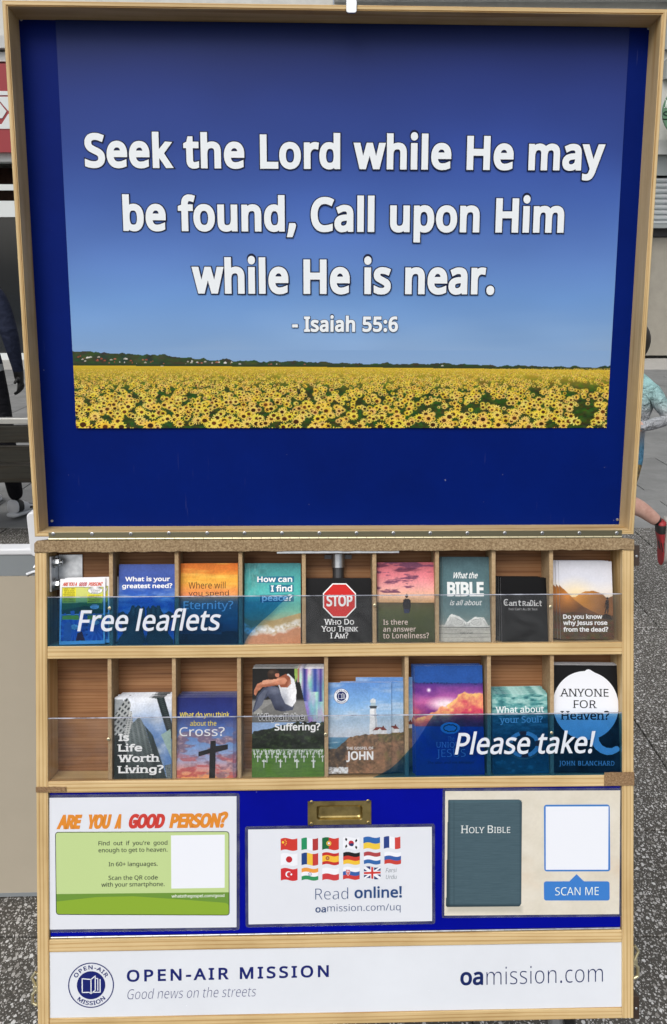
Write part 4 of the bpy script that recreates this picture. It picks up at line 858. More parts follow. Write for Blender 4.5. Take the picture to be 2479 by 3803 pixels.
while y < 1605:
    d = (y-1345)/245.0
    r = 1.5+21*d
    for k in range(int(2200/(r*1.75))):
        x = 270+rs.rand()*2010
        gap = d > .12 and float(vnoise(np.array([x/60.0]), np.array([y/22.0]), 77)[0]) < .06+.26*(x-270)/2010
        if not gap: rows_.append((x, y+rs.randn()*r*.5, r*(.5+.62*rs.rand())))
    y += r*.62
Xf, Yf, Cf = fl.X, fl.Y, fl.C
dxp, dyp = (2310-270)/1150.0, (1590-1285)/176.0
for (cx, cy, r) in rows_:                                            # each bloom: ragged yellow petals round a brown disc
    t = fl.st(cx, cy); ci, cj = t[0]*1150, t[1]*176
    wi, wj = int(r/dxp)+2, int(r/dyp)+2
    a, b_, c, d_ = max(0, int(ci)-wi), min(1151, int(ci)+wi+1), max(0, int(cj)-wj), min(177, int(cj)+wj+1)
    if a >= b_ or c >= d_: continue
    X_, Y_ = Xf[c:d_, a:b_]-cx, (Yf[c:d_, a:b_]-cy)*1.12
    rad = np.hypot(X_, Y_); ang = np.arctan2(Y_, X_)
    k = rs.randint(9, 14); ph = rs.rand()*6
    edge = r*(.80+.20*np.cos(ang*k+ph))
    yel = np.array([255-rs.rand()*14, 230-rs.rand()*30, 62+rs.rand()*55])
    ym = np.clip((edge-rad)/1.2, 0, 1)[..., None]
    sub = Cf[c:d_, a:b_]
    sub = sub*(1-ym)+(yel*(.86+.14*np.clip(rad/r, 0, 1))[..., None])*ym
    rc = r*(.36+.17*rs.rand()); off = rs.randn()*r*.12
    cm_ = np.clip((rc-np.hypot(X_-off, Y_-abs(off)*.6))/1.2, 0, 1)[..., None]
    br = np.array([92, 52, 18])*(.55+.6*rs.rand())
    sub = sub*(1-cm_)+br*cm_
    Cf[c:d_, a:b_] = sub
H1 = PHt*TSPLIT
o = print_mesh('printed_sky', sk, PWd, H1, 0, POSTER, poster, lambda S, T: warp(S, T*TSPLIT)); o.location = (0, PHt-H1, 0)
print_mesh('printed_field', fl, PWd, PHt-H1, 0, POSTER, poster, lambda S, T: warp(S, TSPLIT+T*(1-TSPLIT)))
m, m2 = MB(), MB()
def verse(s, x0, x1, y0, y1, cap, o_=.014):
    z = zP + 0.0018
    a, b_, c = LID.at(x0, y0, z), LID.at(x1, y1, z), LID.at((x0+x1)/2, (y0+y1)/2-cap, z)
    mid = (a[1]+b_[1])/2
    kw = dict(slope=(b_[1]-a[1])/(b_[0]-a[0]))
    cp = c[1]-mid; e = cp*o_*1.9
    text(m, s, a[0]-px0, b_[0]-px0, a[1]-py0, cp, 0.0022, 0, .033, track=.028, wordgap=.03, **kw)
    text(m2, s, a[0]-px0-e, b_[0]-px0+e, a[1]-py0-e, cp+2*e, 0.0019, 0, .033+.022, track=.028, wordgap=.03, **kw)
verse('Seek the Lord while He may', 317, 2243, 622, 633, 127)
verse('be found, Call upon Him', 459, 2094, 857, 864, 128)
verse('while He is near.', 716, 1836, 1090, 1093, 128)
verse('- Isaiah 55:6', 1086, 1479, 1232, 1232, 57)
m.build('lettering', ink(240, 246, 250), poster); m2.build('lettering_outline', ink(20, 27, 58), poster)
# ================================================================== leaflets in the pockets
KA = (0.5158, 100, 1940); KB = (0.5158, 850, 1940); KC = (0.5158, 1600, 1940)
KD = (0.5158, 100, 2400); KE = (0.5158, 850, 2400); KF = (0.5158, 1600, 2400)
ZT = 0.00025
class Leaflet:
    def __init__(s, label, back_label, K, quad, wb, wt, copies=(), group='leaflets in the acrylic fronted shelves', nx=112, ny=160, thick=0.0011):
        s.K = K
        P = [(K[1]+x*K[0], K[2]+y*K[0]) for x, y in quad]
        tl, tr = CASE.at(*P[0], wt), CASE.at(*P[1], wt); brt, blt = CASE.at(*P[2], wb), CASE.at(*P[3], wb)
        s.w = ((brt[0]-blt[0])+(tr[0]-tl[0]))/2
        vb, vt = (blt[1]+brt[1])/2, (tl[1]+tr[1])/2
        s.h = math.hypot(vt-vb, wt-wb)
        lean = math.atan2(wb-wt, vt-vb)
        roll = math.atan2((tl[0]+tr[0])/2-(blt[0]+brt[0])/2, s.h)
        rz = math.atan2(brt[1]-blt[1], brt[0]-blt[0])
        ux = (blt[0]+brt[0])/2-s.w/2
        M = CASE.M @ Matrix.Translation((ux, vb, wb)) @ Matrix.Rotation(-lean, 4, 'X') @ Matrix.Rotation((rz-roll)/2, 4, 'Z')
        s.root = empty('leaflet', M, label, 'leaflet', group)
        s.cv = Canvas(quad, nx, ny)
        m = MB(); m.box(0, s.w, 0, s.h, -thick, -0.0001); m.build('pages', PAPER, s.root)
        s.inks = {}
        s.copies, s.back_label, s.M, s.group = copies, back_label, M, group
        s.lv = 0
    def loc(s, x, y):
        a, t = s.cv.st(x, y)
        return a*s.w, (1-t)*s.h
    def mb(s, rgb):
        if rgb not in s.inks: s.inks[rgb] = MB()
        return s.inks[rgb]
    def txt(s, words, x0, x1, yb, cap, rgb=(250, 250, 250), z=0, **k):
        p0, p1 = s.loc(x0, yb), s.loc(x1, yb)
        c = s.loc(x0, yb-cap)[1]-p0[1]
        sh = k.get('shear', 0)
        s.lv += 1
        text(s.mb(rgb), words, p0[0], p1[0]-max(0, sh)*c, p0[1], c, ZT+z+s.lv*.00001, 0, **k)
    def shape(s, pts, rgb, z=0):
        s.lv += 1
        s.mb(rgb).poly([s.loc(*p) for p in pts], ZT-.0001+z+s.lv*.00001)
    def done(s, grain=0.16):
        g_ = s.cv.n(9, 9, 401, 3)+.8*s.cv.n(70, 60, 402, 3)-.9          # printed photographs are never even
        s.cv.C *= (1+grain*g_)[..., None]
        print_mesh('cover', s.cv, s.w, s.h, 0, PRINT, s.root)
        for i, (rgb, m) in enumerate(s.inks.items()): m.build('lettering', ink(*rgb), s.root)
        for i, (dx, dy, dz) in enumerate(s.copies):
            c = copy_tree(s.root)
            for ch in list(c.children):
                if ch.name.startswith('lettering'): bpy.data.objects.remove(ch)
            c.matrix_world = s.M @ Matrix.Translation((dx, dy, dz))
            tag(c, s.back_label, 'leaflet', s.group)
def stack(n, dz=-.0028, dx=0.0, dy=0.0, j=.0009, seed=1, x1=0.0):
    r = random.Random(seed)
    return [(x1+dx*(i+1)+r.uniform(-j, j), dy*(i+1)+r.uniform(-j, j)*.7, dz*(i+1)) for i in range(n)]
W_ = (250, 250, 250)

# 1 comic tract (its cartoon figures are left out)
q = ((231, 410), (557, 404), (562, 880), (233, 882))
L = Leaflet('comic strip tract titled Are You a Good Person in the bracket pocket, upper shelf', 'spare comic tract behind the front one in the bracket pocket, only white edges showing', KA, q, -.009, -.020,
            [(.006, .0012, -.003), (.0085, .0018, -.0058), (.012, .0016, -.0085), (.016, .002, -.011)], 'comic tracts on the upper shelf')
c = L.cv; c.C[:] = (246, 247, 250)
def panel(x0, y0, x1, y1): c.poly([(x0-3, y0-3), (x1+3, y0-3), (x1+3, y1+3), (x0-3, y1+3)], (25, 28, 32)); return [(x0, y0), (x1, y0), (x1, y1), (x0, y1)]
c.poly(panel(247, 472, 543, 662), (214, 218, 120)); c.poly([(247, 585), (543, 578), (543, 662), (247, 662)], (70, 128, 60)); c.poly([(247, 636), (420, 606), (543, 634), (543, 662), (247, 662)], (34, 88, 44))
c.poly(panel(247, 672, 428, 853), (84, 120, 196)); c.poly(panel(434, 672, 546, 853), (84, 120, 196))
for k in range(14): c.poly([(340, 790), (340+150*math.cos(k*.45), 790+150*math.sin(k*.45)), (340+150*math.cos(k*.45+.2), 790+150*math.sin(k*.45+.2))], (112, 150, 216))
for k in range(14): c.poly([(490, 770), (490+110*math.cos(k*.45), 770+110*math.sin(k*.45)), (490+110*math.cos(k*.45+.2), 770+110*math.sin(k*.45+.2))], (112, 150, 216))
c.poly([(549, 669), (562, 669), (562, 856), (549, 856)], (246, 247, 250)); c.poly([(232, 669), (244, 669), (244, 856), (232, 856)], (246, 247, 250)); c.poly([(232, 856), (563, 856), (563, 884), (232, 884)], (246, 247, 250))
for a in ((252, 474, 346, 582), (428, 524, 538, 586), (250, 674, 372, 704), (434, 674, 540, 704)): c.poly([(a[0], a[1]), (a[2], a[1]), (a[2], a[3]), (a[0], a[3])], (240, 228, 58))
for e in ((485, 494, 52, 24), (483, 613, 32, 17), (340, 757, 30, 18), (480, 726, 40, 18)): c.ell(e[0], e[1], e[2]+2, e[3]+2, (30, 30, 30)); c.ell(*e, (250, 250, 250))
c.poly([(268, 730), (300, 720), (318, 740), (318, 850), (262, 850)], (120, 140, 190))
c.poly([(352, 853), (362, 800), (395, 790), (418, 853)], (150, 40, 46))
for wd, a, b_, rgb in (('ARE YOU A', 250, 358, (222, 84, 50)), ('GOOD', 366, 428, (198, 34, 44)), ('PERSON?', 436, 540, (222, 84, 50))): L.txt(wd, a, b_, 462, 26, rgb, bold=.03, shear=.22)
for i, wd in enumerate(('MEET MR.', 'NICE GUY.', 'IF GOOD', 'PEOPLE GO', 'TO HEAVEN', 'HE WILL', 'BE FIRST', 'IN LINE.')): L.txt(wd, 258+i % 3*3, 340-i % 2*3, 487+i*13, 9, (20, 20, 20))
for i, wd in enumerate(('WELL... I TRY', 'TO DO WHAT\'S', 'RIGHT.')): L.txt(wd, 444+i*8, 530-i*10, 488+i*13, 9, (20, 20, 20))
for i, wd in enumerate(('HAVE YOU', 'KEPT THE TEN', 'COMMAND-', 'MENTS?')): L.txt(wd, 442+i % 2*-6, 522+i % 2*8-(i == 3)*14, 540+i*13, 9, (20, 20, 20))
L.txt('PRETTY', 458, 506, 611, 10, (20, 20, 20)); L.txt('MUCH.', 464, 500, 625, 10, (20, 20, 20)); L.txt('UM...', 326, 354, 755, 9, (20, 20, 20)); L.txt('ALRIGHT', 318, 362, 768, 9, (20, 20, 20))
L.done(.04)

# 2 greatest need
q = ((663, 303), (1063, 303), (1060, 885), (650, 885))
L = Leaflet('blue leaflet asking What is your greatest need above cupped hands', 'second copy behind the blue greatest need leaflet', KA, q, -.008, -.022, stack(2, dx=.0006), 'blue cupped hands leaflets')
c = L.cv; c.grad([(300, (74, 96, 170)), (430, (62, 90, 172)), (500, (48, 92, 184)), (620, (52, 122, 206)), (885, (70, 140, 214))])
cl = np.clip(c.n(120, 46, 31)*2.6-1.15, 0, 1)*np.clip((c.Y-440)/90, 0, 1)*np.clip(1-(c.Y-640)/160, 0.2, 1); c.put(cl*.8, (214, 226, 240))
c.put(.5*np.clip((c.Y-420)/60, 0, 1)*np.clip(1-(c.Y-480)/60, 0, 1)*np.clip((700-c.X)/60, 0, 1), (200, 215, 235))
hand = (62, 74, 66)
for mx in (lambda x: x, lambda x: 1708-x):
    P = [(648, 885), (650, 850), (690, 800), (680, 720), (650, 690), (655, 655), (690, 640), (720, 665), (740, 640), (752, 600), (772, 600), (780, 622), (795, 598), (815, 604), (816, 628), (834, 604), (850, 622), (846, 700), (838, 780), (852, 850), (836, 885)]
    c.poly([(mx(x), y) for x, y in P], hand)
    for (x, y, rx, ry) in ((764, 640, 16, 42), (800, 640, 14, 40), (834, 650, 13, 36), (700, 680, 34, 30), (750, 760, 60, 60)): c.ell(mx(x), y, rx, ry, (104, 116, 100), .9, .7)
    for (x, y) in ((782, 640), (817, 650), (742, 672)): c.line(mx(x), y-30, mx(x-8), y+70, 5, (34, 44, 42), .8)
    c.ell(mx(850), 860, 22, 60, (40, 48, 46), .8, .7)
L.txt('What is your', 706, 1028, 425, 32, W_, bold=.034); L.txt('greatest need?', 684, 1044, 475, 32, W_, bold=.034)
L.done()

# 3 eternity
q = ((1108, 300), (1520, 292), (1518, 877), (1102, 880))
L = Leaflet('orange sunset leaflet asking Where will you spend Eternity', 'second copy behind the orange sunset leaflet', KA, q, -.008, -.021, stack(1), 'orange sunset leaflets')
c = L.cv; c.grad([(290, (226, 120, 44)), (340, (222, 124, 48)), (400, (245, 180, 70)), (450, (246, 170, 70)), (530, (236, 142, 96)), (600, (120, 130, 140)), (650, (64, 124, 140)), (720, (40, 100, 124)), (800, (28, 64, 84)), (880, (22, 44, 62))], c.Y+40*(c.n(240, 40, 41)-.5))
c.put(.75*np.clip(c.n(240, 26, 43)*3-1.6, 0, 1)*(c.Y < 540), (252, 222, 110)); c.put(.6*np.clip(c.n(220, 30, 47)*3-1.7, 0, 1)*(c.Y < 420), (206, 92, 36))
c.put(.5*np.clip(c.n(200, 14, 45)*3-1.6, 0, 1)*(c.Y > 620), (84, 160, 176))
c.put((c.Y > 806+20*(c.n(60, 30, 46)-.5)-18*(c.X > 1400)), (16, 26, 34))
dk = (64, 32, 30)
L.txt('Where will', 1164, 1430, 480, 46, dk, bold=-.004); L.txt('you spend', 1164, 1454, 532, 36, dk, bold=-.004); L.txt('Eternity?', 1128, 1486, 628, 56, (236, 246, 255), bold=.006)
L.done()

# 4 peace
q = ((116, 297), (520, 293), (518, 877), (113, 880))
L = Leaflet('turquoise beach leaflet asking How can I find peace', 'second copy behind the turquoise beach leaflet', KB, q, -.008, -.022, stack(1), 'turquoise beach leaflets')
c = L.cv; c.grad([(290, (66, 132, 138)), (380, (76, 160, 160)), (470, (84, 186, 182)), (560, (96, 196, 188)), (640, (120, 190, 166)), (700, (160, 178, 140)), (720, (190, 170, 118)), (880, (206, 150, 112))])
c.put(.6*np.clip(c.n(60, 60, 51)*2.4-.9, 0, 1)*np.clip((340-c.X)/120, 0, 1)*np.clip((520-c.Y)/150, 0, 1), (48, 84, 84))
c.put(.35*np.clip(c.n(10, 34, 52)*2.5-1.1, 0, 1)*np.clip((300-c.X)/120, 0, 1)*(c.Y < 600), (170, 205, 196))
sx_ = np.interp(c.X, [113, 160, 230, 320, 420, 520], [742, 770, 762, 768, 738, 712]); wob = 26*(c.n(40, 40, 54)-.5)
c.put((c.Y > sx_-58) & (c.Y < sx_+10), (186, 160, 108)); c.put(c.Y > sx_+40+wob, (204, 142, 104)); c.put(.4*np.clip(c.n(60, 60, 55)*3-1.5, 0, 1)*(c.Y > 800), (170, 106, 72))
c.put(np.clip(1-np.abs(c.Y-(sx_+14+wob))/36, 0, 1)**.45*np.clip(c.n(20, 16, 53)*2.4-.35, 0, 1), (248, 248, 248))
for a in ((202, 388, 472, 432), (292, 448, 468, 502), (224, 520, 470, 572)):
    y_ = a[1]+4; L.shape([(a[0], y_), (a[2], a[1]), (a[2], a[3]), (a[0]+4, a[3]+6)], (36, 120, 148))
L.txt('How can', 206, 458, 432, 40, W_, bold=.03); L.txt('I find', 304, 458, 500, 44, W_, bold=.03); L.txt('peace?', 240, 458, 568, 42, (246, 250, 255), bold=.03)
L.done()

# 5 stop
q = ((557, 410), (1030, 407), (1032, 862), (555, 868))
L = Leaflet('black booklet with a red STOP octagon, Who Do You Think I Am', 'black booklet stacked behind the STOP one, only its edges showing', KB, q, -.008, -.020, stack(3, dz=-.0019, dy=.0006, dx=-.0004), 'black STOP booklets')
c = L.cv; c.grad([(400, (24, 24, 26)), (700, (16, 16, 18)), (870, (14, 14, 15))])
def octo(cx, cy, r): return [(cx+r*math.cos(R(22.5+45*k)), cy+r*1.04*math.sin(R(22.5+45*k))) for k in range(8)]
L.shape(octo(800, 563, 129), W_); L.shape(octo(800, 563, 120), (212, 42, 40), .00005)
L.txt('STOP', 706, 894, 606, 82, W_, .0001, bold=.028)
L.txt('Who Do', 692, 904, 738, 40, W_, bold=.012, serif=True, smallcaps=True); L.txt('You Think', 670, 930, 788, 40, W_, bold=.012, serif=True, smallcaps=True); L.txt('I Am?', 732, 862, 836, 40, W_, bold=.012, serif=True, smallcaps=True)
L.done()

# 6 loneliness
q = ((1075, 290), (1477, 288), (1485, 860), (1085, 862))
L = Leaflet('pink evening sky leaflet with a lone man, Is there an answer to Loneliness', 'second copy behind the pink evening sky leaflet', KB, q, -.008, -.021, stack(1, dx=-.0012), 'pink evening sky leaflets')
c = L.cv; c.grad([(288, (176, 92, 104)), (380, (226, 130, 140)), (460, (242, 168, 166)), (540, (238, 194, 160)), (578, (216, 170, 120)), (580, (84, 72, 46)), (640, (70, 76, 42)), (720, (56, 66, 36)), (862, (44, 50, 28))])
cl = np.clip((c.n(130, 26, 61)*1.0+.35*c.n(30, 10, 64)-.74)*9, 0, 1)*(c.Y < 510); c.put(cl*.85, (104, 62, 92)); c.put(.8*np.clip((c.n(140, 24, 62)-.55)*7, 0, 1)*(c.Y < 360), (96, 50, 72))
c.put(.3*c.n(4, 16, 63, 2)*(c.Y > 590), (120, 128, 70))
body = (30, 26, 34)
c.ell(1282, 532, 12, 15, (70, 48, 44)); c.poly([(1258, 560), (1272, 550), (1294, 550), (1310, 562), (1312, 600), (1306, 640), (1300, 655), (1264, 655), (1258, 620), (1252, 590)], body); c.poly([(1262, 626), (1302, 626), (1300, 656), (1266, 656)], (40, 50, 80))
lt = (226, 206, 196)
L.txt('Is there', 1114, 1290, 738, 36, lt, bold=.008, track=.02); L.txt('an answer', 1114, 1348, 788, 36, lt, bold=.008, track=.02); L.txt('to Loneliness?', 1114, 1442, 836, 38, lt, bold=.008, track=.02)
L.done()

# 7 what the bible
q = ((85, 247), (425, 247), (432, 858), (95, 860))
L = Leaflet('tall slate green leaflet with an open book, What the Bible is all about', 'dark edged copy behind the tall slate green leaflet', KC, q, -.008, -.024, stack(4, dx=-.0018, j=.0004), 'tall slate green leaflets')
c = L.cv; c.grad([(247, (84, 112, 120)), (400, (88, 118, 124)), (620, (100, 130, 134)), (680, (116, 142, 142)), (740, (150, 160, 156))])
c.put(.25*c.n(90, 120, 71), (60, 84, 92))
c.put(c.Y > 740, (186, 186, 178)); c.put((c.Y > 745)*np.clip(c.n(60, 10, 72)*1.6-.5, 0, 1)*.6, (150, 150, 144))
for yy in (772, 800, 826): c.line(80, yy+2, 440, yy, 3, (120, 122, 118), .8)
c.poly([(96, 752), (140, 670), (200, 690), (262, 735), (262, 752)], (206, 208, 204)); c.poly([(420, 752), (385, 685), (320, 682), (262, 735), (262, 752)], (214, 216, 212))
c.poly([(120, 700), (150, 660), (210, 680), (262, 722), (262, 738), (205, 698), (145, 678), (128, 720)], (236, 238, 234)); c.poly([(402, 716), (372, 686), (318, 682), (262, 722), (262, 738), (322, 696), (370, 698)], (236, 238, 234))
for k in range(7): c.line(112+k*3, 744-k*9, 262, 748-k*3, 1.6, (150, 152, 150), .7); c.line(412-k*5, 744-k*8, 262, 748-k*3, 1.6, (150, 152, 150), .7)
for k in range(5): c.line(158+k*8, 676+k*6, 236+k*4, 712+k*2, 1.2, (120, 122, 122), .6); c.line(290+k*5, 712-k*3, 360+k*6, 694-k*1, 1.2, (120, 122, 122), .6)
c.line(92, 757, 425, 757, 5, (96, 100, 98))
lt = (236, 240, 240)
L.txt('What the', 158, 350, 404, 44, lt, bold=.016, shear=.3); L.txt('BIBLE', 122, 386, 534, 104, lt, bold=.036); L.txt('is all about', 140, 376, 598, 36, lt, bold=.012, shear=.3); L.txt('Roger Carswell', 214, 304, 802, 12, (70, 74, 76))
L.done()

# 8 contradict
q = ((510, 400), (835, 395), (850, 858), (513, 860))
L = Leaflet('small plain black tract with the white word Contradict made of symbols', 'black tract stacked behind the Contradict one, offset to the left', KC, q, -.009, -.022, stack(4, dx=-.0022, dy=.0007, j=.0004), 'small black tracts')
c = L.cv; c.grad([(395, (17, 17, 18)), (860, (11, 11, 12))])
lt = (226, 226, 226)
for ch, a, b_, cp in (('C', 530, 562, 46), ('a', 566, 592, 34), ('n', 598, 622, 34), ('t', 634, 654, 44), ('R', 666, 690, 34), ('a', 694, 718, 34), ('D', 722, 742, 42), ('i', 748, 756, 40), ('c', 760, 782, 30), ('t', 786, 802, 44)): L.txt(ch, a, b_, 601, cp, lt, bold=.01, serif=True)
ringp = MB()
c.ell(548, 580, 7, 7, lt); c.ell(548, 580, 4, 4, (20, 20, 20)); c.line(638, 576, 656, 576, 3, lt); c.line(598, 574, 624, 574, 3, lt); c.line(790, 578, 804, 578, 3, lt); c.line(716, 592, 724, 584, 3, lt)
L.txt("They Can't All Be True", 562, 772, 634, 16, (190, 190, 190), serif=True, smallcaps=True)
L.done(.06)

# 9 rose from the dead
q = ((932, 283), (1313, 278), (1323, 838), (938, 845))
L = Leaflet('leaflet with sunlit hills under white sky, why Jesus rose from the dead', 'copy of the sunlit hills leaflet, pushed to the left behind', KC, q, -.012, -.024, [(-.004, .001, -.002), (-.0085, .0016, -.0042), (-.012, .0018, -.0064), (-.0165, .0022, -.009)], 'sunlit hills leaflets')
c = L.cv; c.grad([(278, (206, 208, 218)), (420, (220, 222, 232)), (480, (232, 228, 226)), (600, (240, 214, 178))])
rr_ = np.hypot(c.X-1050, (c.Y-545)*1.1)
c.put(np.clip(1-rr_/190, 0, 1)**1.4, (252, 226, 170))
h2 = np.interp(c.X, [1050, 1080, 1120, 1180, 1240, 1275, 1313, 1330], [540, 515, 497, 492, 512, 545, 530, 520]); tex = c.n(50, 40, 91)
c.put(c.Y > h2, np.stack([120+30*tex, 80+20*tex, 44+16*tex], -1)); c.put(np.clip(1-rr_/230, 0, 1)*(c.Y > h2)*.95, (232, 160, 72))
h1 = np.interp(c.X, [930, 960, 1000, 1050, 1110, 1180, 1240, 1330], [450, 478, 515, 565, 610, 645, 672, 690]); c.put(c.Y > h1, np.stack([92+40*tex, 60+26*tex, 34+18*tex], -1))
c.put((c.Y > h1)*np.clip(1-np.hypot(c.X-990, (c.Y-540)*1.0)/120, 0, 1)*.9, (236, 150, 62))
g = np.interp(c.X, [930, 1060, 1180, 1330], [655, 648, 662, 668]); c.put(c.Y > g, np.stack([66+44*c.n(30, 16, 92), 50+34*c.n(30, 16, 93), 34+22*c.n(30, 16, 94)], -1))
c.poly([(1235, 690), (1250, 662), (1270, 655), (1300, 668), (1312, 700)], (44, 36, 30)); c.ell(1279, 545, 7, 9, (38, 30, 28)); c.poly([(1270, 556), (1290, 556), (1290, 600), (1284, 656), (1276, 656), (1276, 620), (1264, 656), (1256, 654), (1268, 604)], (44, 36, 32)); c.line(1270, 562, 1260, 610, 6, (44, 36, 32))
L.txt('Do you know', 958, 1240, 698, 32, W_, bold=.034); L.txt('why Jesus rose', 958, 1276, 742, 32, W_, bold=.034); L.txt('from the dead?', 958, 1282, 790, 32, W_, bold=.034)
L.done(.05)

# 10 is life worth living
q = ((630, 370), (1045, 370), (1040, 960), (630, 965))
L = Leaflet('grey skyscraper leaflet asking Is Life Worth Living on the lower shelf', 'skyscraper leaflet stacked behind the front one, only its top edge showing', KD, q, -.007, -.014, stack(8, dz=-.0034, dx=.0006, dy=.0004, seed=3), 'skyscraper leaflets')
c = L.cv; c.grad([(365, (228, 232, 240)), (470, (196, 208, 226)), (560, (140, 168, 208)), (700, (92, 130, 188)), (965, (110, 146, 196))])
c.put(np.clip(c.n(120, 90, 101)*2.6-1.0, 0, 1)*.85, (236, 240, 246))
def tower(P, base, dirx, diry, sp, dark, ws=.45):
    m_ = c.mask(P); c.put(m_, base)
    ph = (c.X*dirx[0]+c.Y*dirx[1])/sp[0] % 1; pv = (c.X*diry[0]+c.Y*diry[1])/sp[1] % 1
    c.put(m_*(ph < ws)*(pv < .6), dark)
tower([(880, 370), (990, 370), (1045, 560), (1045, 680), (1000, 600), (935, 380)], (38, 48, 50), (.25, 1), (1, -.3), (14, 40), (66, 78, 80))
c.poly([(965, 640), (1035, 600), (1045, 830), (1035, 800)], (150, 178, 170)); c.put(c.mask([(965, 640), (1035, 600), (1045, 830), (1035, 800)])*((c.Y*.9-c.X*.3)/9 % 1 < .4)*.5, (190, 210, 204))
c.poly([(630, 380), (690, 385), (700, 420), (630, 500)], (150, 156, 160))
tower([(630, 500), (700, 385), (725, 372), (748, 418), (740, 470), (690, 660), (630, 640)], (168, 172, 172), (.8, .62), (.62, -.8), (26, 40), (56, 62, 66), .5)
tower([(690, 660), (735, 465), (755, 470), (765, 560), (762, 640), (720, 720)], (196, 198, 196), (.1, 1), (1, .2), (16, 20), (110, 116, 118))
tower([(630, 640), (690, 655), (720, 720), (720, 965), (630, 965)], (44, 54, 56), (.2, 1), (1, 0), (18, 40), (26, 34, 36))
tower([(755, 560), (810, 508), (850, 580), (905, 770), (900, 965), (720, 965), (718, 720)], (120, 130, 130), (.45, 1), (1, -.2), (13, 36), (58, 68, 72))
tower([(850, 575), (905, 640), (960, 800), (1010, 965), (900, 965), (905, 770)], (60, 74, 76), (.3, 1), (1, 0), (11, 60), (36, 46, 50))
tower([(990, 860), (1040, 850), (1040, 965), (1010, 965)], (120, 130, 132), (.1, 1), (1, 0), (12, 12), (60, 70, 74))
c.put(np.clip((c.Y-640)/240, 0, 1)*np.clip((1000-c.X)/120, 0, 1)*.62, (26, 38, 38))
for wd, a, b_, y in (('Is', 660, 736, 684), ('Life', 660, 830, 760), ('Worth', 662, 948, 836), ('Living?', 660, 984, 916)): L.txt(wd, a, b_, y, 52, W_, bold=.036, serif=True)
L.done()

# 11 cross
q = ((1078, 372), (1512, 360), (1507, 960), (1072, 963))
L = Leaflet('leaflet with a black cross on a sunset sky, What do you think about the Cross', 'sunset cross leaflet stacked behind the front one, only its top edge showing', KD, q, -.007, -.015, stack(7, dz=-.0035, dx=.0005, dy=.0006, seed=5), 'sunset cross leaflets')
c = L.cv; c.grad([(360, (38, 44, 104)), (500, (44, 60, 132)), (600, (84, 120, 190)), (720, (128, 164, 216)), (820, (170, 176, 210)), (880, (226, 164, 160)), (930, (238, 160, 110)), (965, (236, 176, 110))])
cl = np.clip((c.n(70, 40, 111, 4)-.47)*8, 0, 1)*np.clip((c.Y-530)/120, 0, 1); c.put(cl*.8, (132, 100, 120)); c.put(np.clip((c.n(60, 24, 115, 4)-.5)*8, 0, 1)*np.clip((c.Y-740)/90, 0, 1)*.8, (196, 88, 88))
c.put(cl*np.clip((c.n(30, 18, 116)-.5)*5, 0, 1)*.5*(c.Y > 600), (240, 206, 196))
c.put((c.X > 1484)*.35, (60, 64, 110))
L.shape([(1322, 684), (1360, 678), (1362, 718), (1448, 706), (1448, 742), (1360, 764), (1356, 960), (1312, 960), (1316, 772), (1236, 796), (1236, 762), (1320, 738)], (16, 16, 22))
yl = (250, 228, 70)
L.txt('What do you think', 1100, 1460, 514, 34, yl, bold=.004, shear=.04); L.txt('about the', 1176, 1366, 575, 34, yl, bold=.004, shear=.04); L.txt('Cross?', 1098, 1424, 650, 62, W_, bold=.002)
L.done()

# 12 suffering
q = ((165, 160), (685, 153), (683, 947), (170, 950))
L = Leaflet('leaflet with a hunched man over a war cemetery, Why all the Suffering', 'copy behind the hunched man leaflet, only its pale top edge showing', KE, q, -.007, -.022, stack(5, dz=-.0032, dx=.0006, dy=.0007, seed=6), 'hunched man leaflets', 140, 210)
c = L.cv; c.grad([(150, (34, 34, 34)), (380, (40, 40, 40)), (400, (120, 120, 118)), (545, (150, 150, 148))])
c.poly([(165, 400), (360, 380), (500, 440), (580, 548), (165, 552)], (132, 132, 130)); c.poly([(165, 500), (330, 400), (420, 480), (330, 552), (165, 552)], (112, 112, 110))
bl = c.X > 490+.22*(c.Y-160)*(c.Y > 260)
hue = c.n(60, 190, 121, 3); h2 = c.n(40, 240, 125, 3)
c.put(bl, np.stack([120+130*np.clip(hue*1.8-.5, 0, 1), 120+120*np.clip(h2*1.8-.5, 0, 1), 170+70*hue], -1))
c.put(bl*np.clip(1-np.abs(c.X-545)/26, 0, 1)*(c.Y < 400), (44, 56, 130)); c.put(bl*np.clip(1-np.abs(c.X-622)/40, 0, 1)*(c.Y < 330), (50, 74, 160)); c.put(bl*np.clip(1-np.abs(c.X-662)/22, 0, 1)*(c.Y < 400)*.9, (58, 50, 140)); c.put(bl*np.clip(1-np.abs(c.X-500)/12, 0, 1)*(c.Y < 330)*.9, (170, 70, 60))
c.poly([(470, 160), (492, 160), (492, 230), (476, 260)], (150, 180, 90))
jean, skin = (78, 84, 104), (196, 132, 104)
c.poly([(170, 470), (200, 360), (250, 300), (300, 290), (300, 340), (240, 400), (200, 480), (175, 490)], (64, 70, 90))
c.poly([(250, 318), (300, 288), (350, 296), (410, 390), (470, 430), (460, 462), (380, 474), (330, 460), (300, 390)], jean); c.poly([(250, 318), (275, 320), (240, 420), (195, 470), (180, 460), (215, 360)], (92, 98, 116))
c.poly([(355, 280), (400, 205), (430, 200), (470, 240), (486, 320), (482, 400), (455, 440), (405, 415), (378, 360)], (228, 230, 234)); c.put(c.mask([(355, 280), (400, 205), (430, 200), (470, 240), (486, 320), (482, 400), (455, 440), (405, 415), (378, 360)])*((c.X*.9+c.Y*.25)/9 % 1 < .3)*.35, (160, 166, 178))
c.poly([(360, 225), (410, 200), (440, 225), (448, 270), (420, 300), (372, 298), (350, 268)], (150, 86, 62))
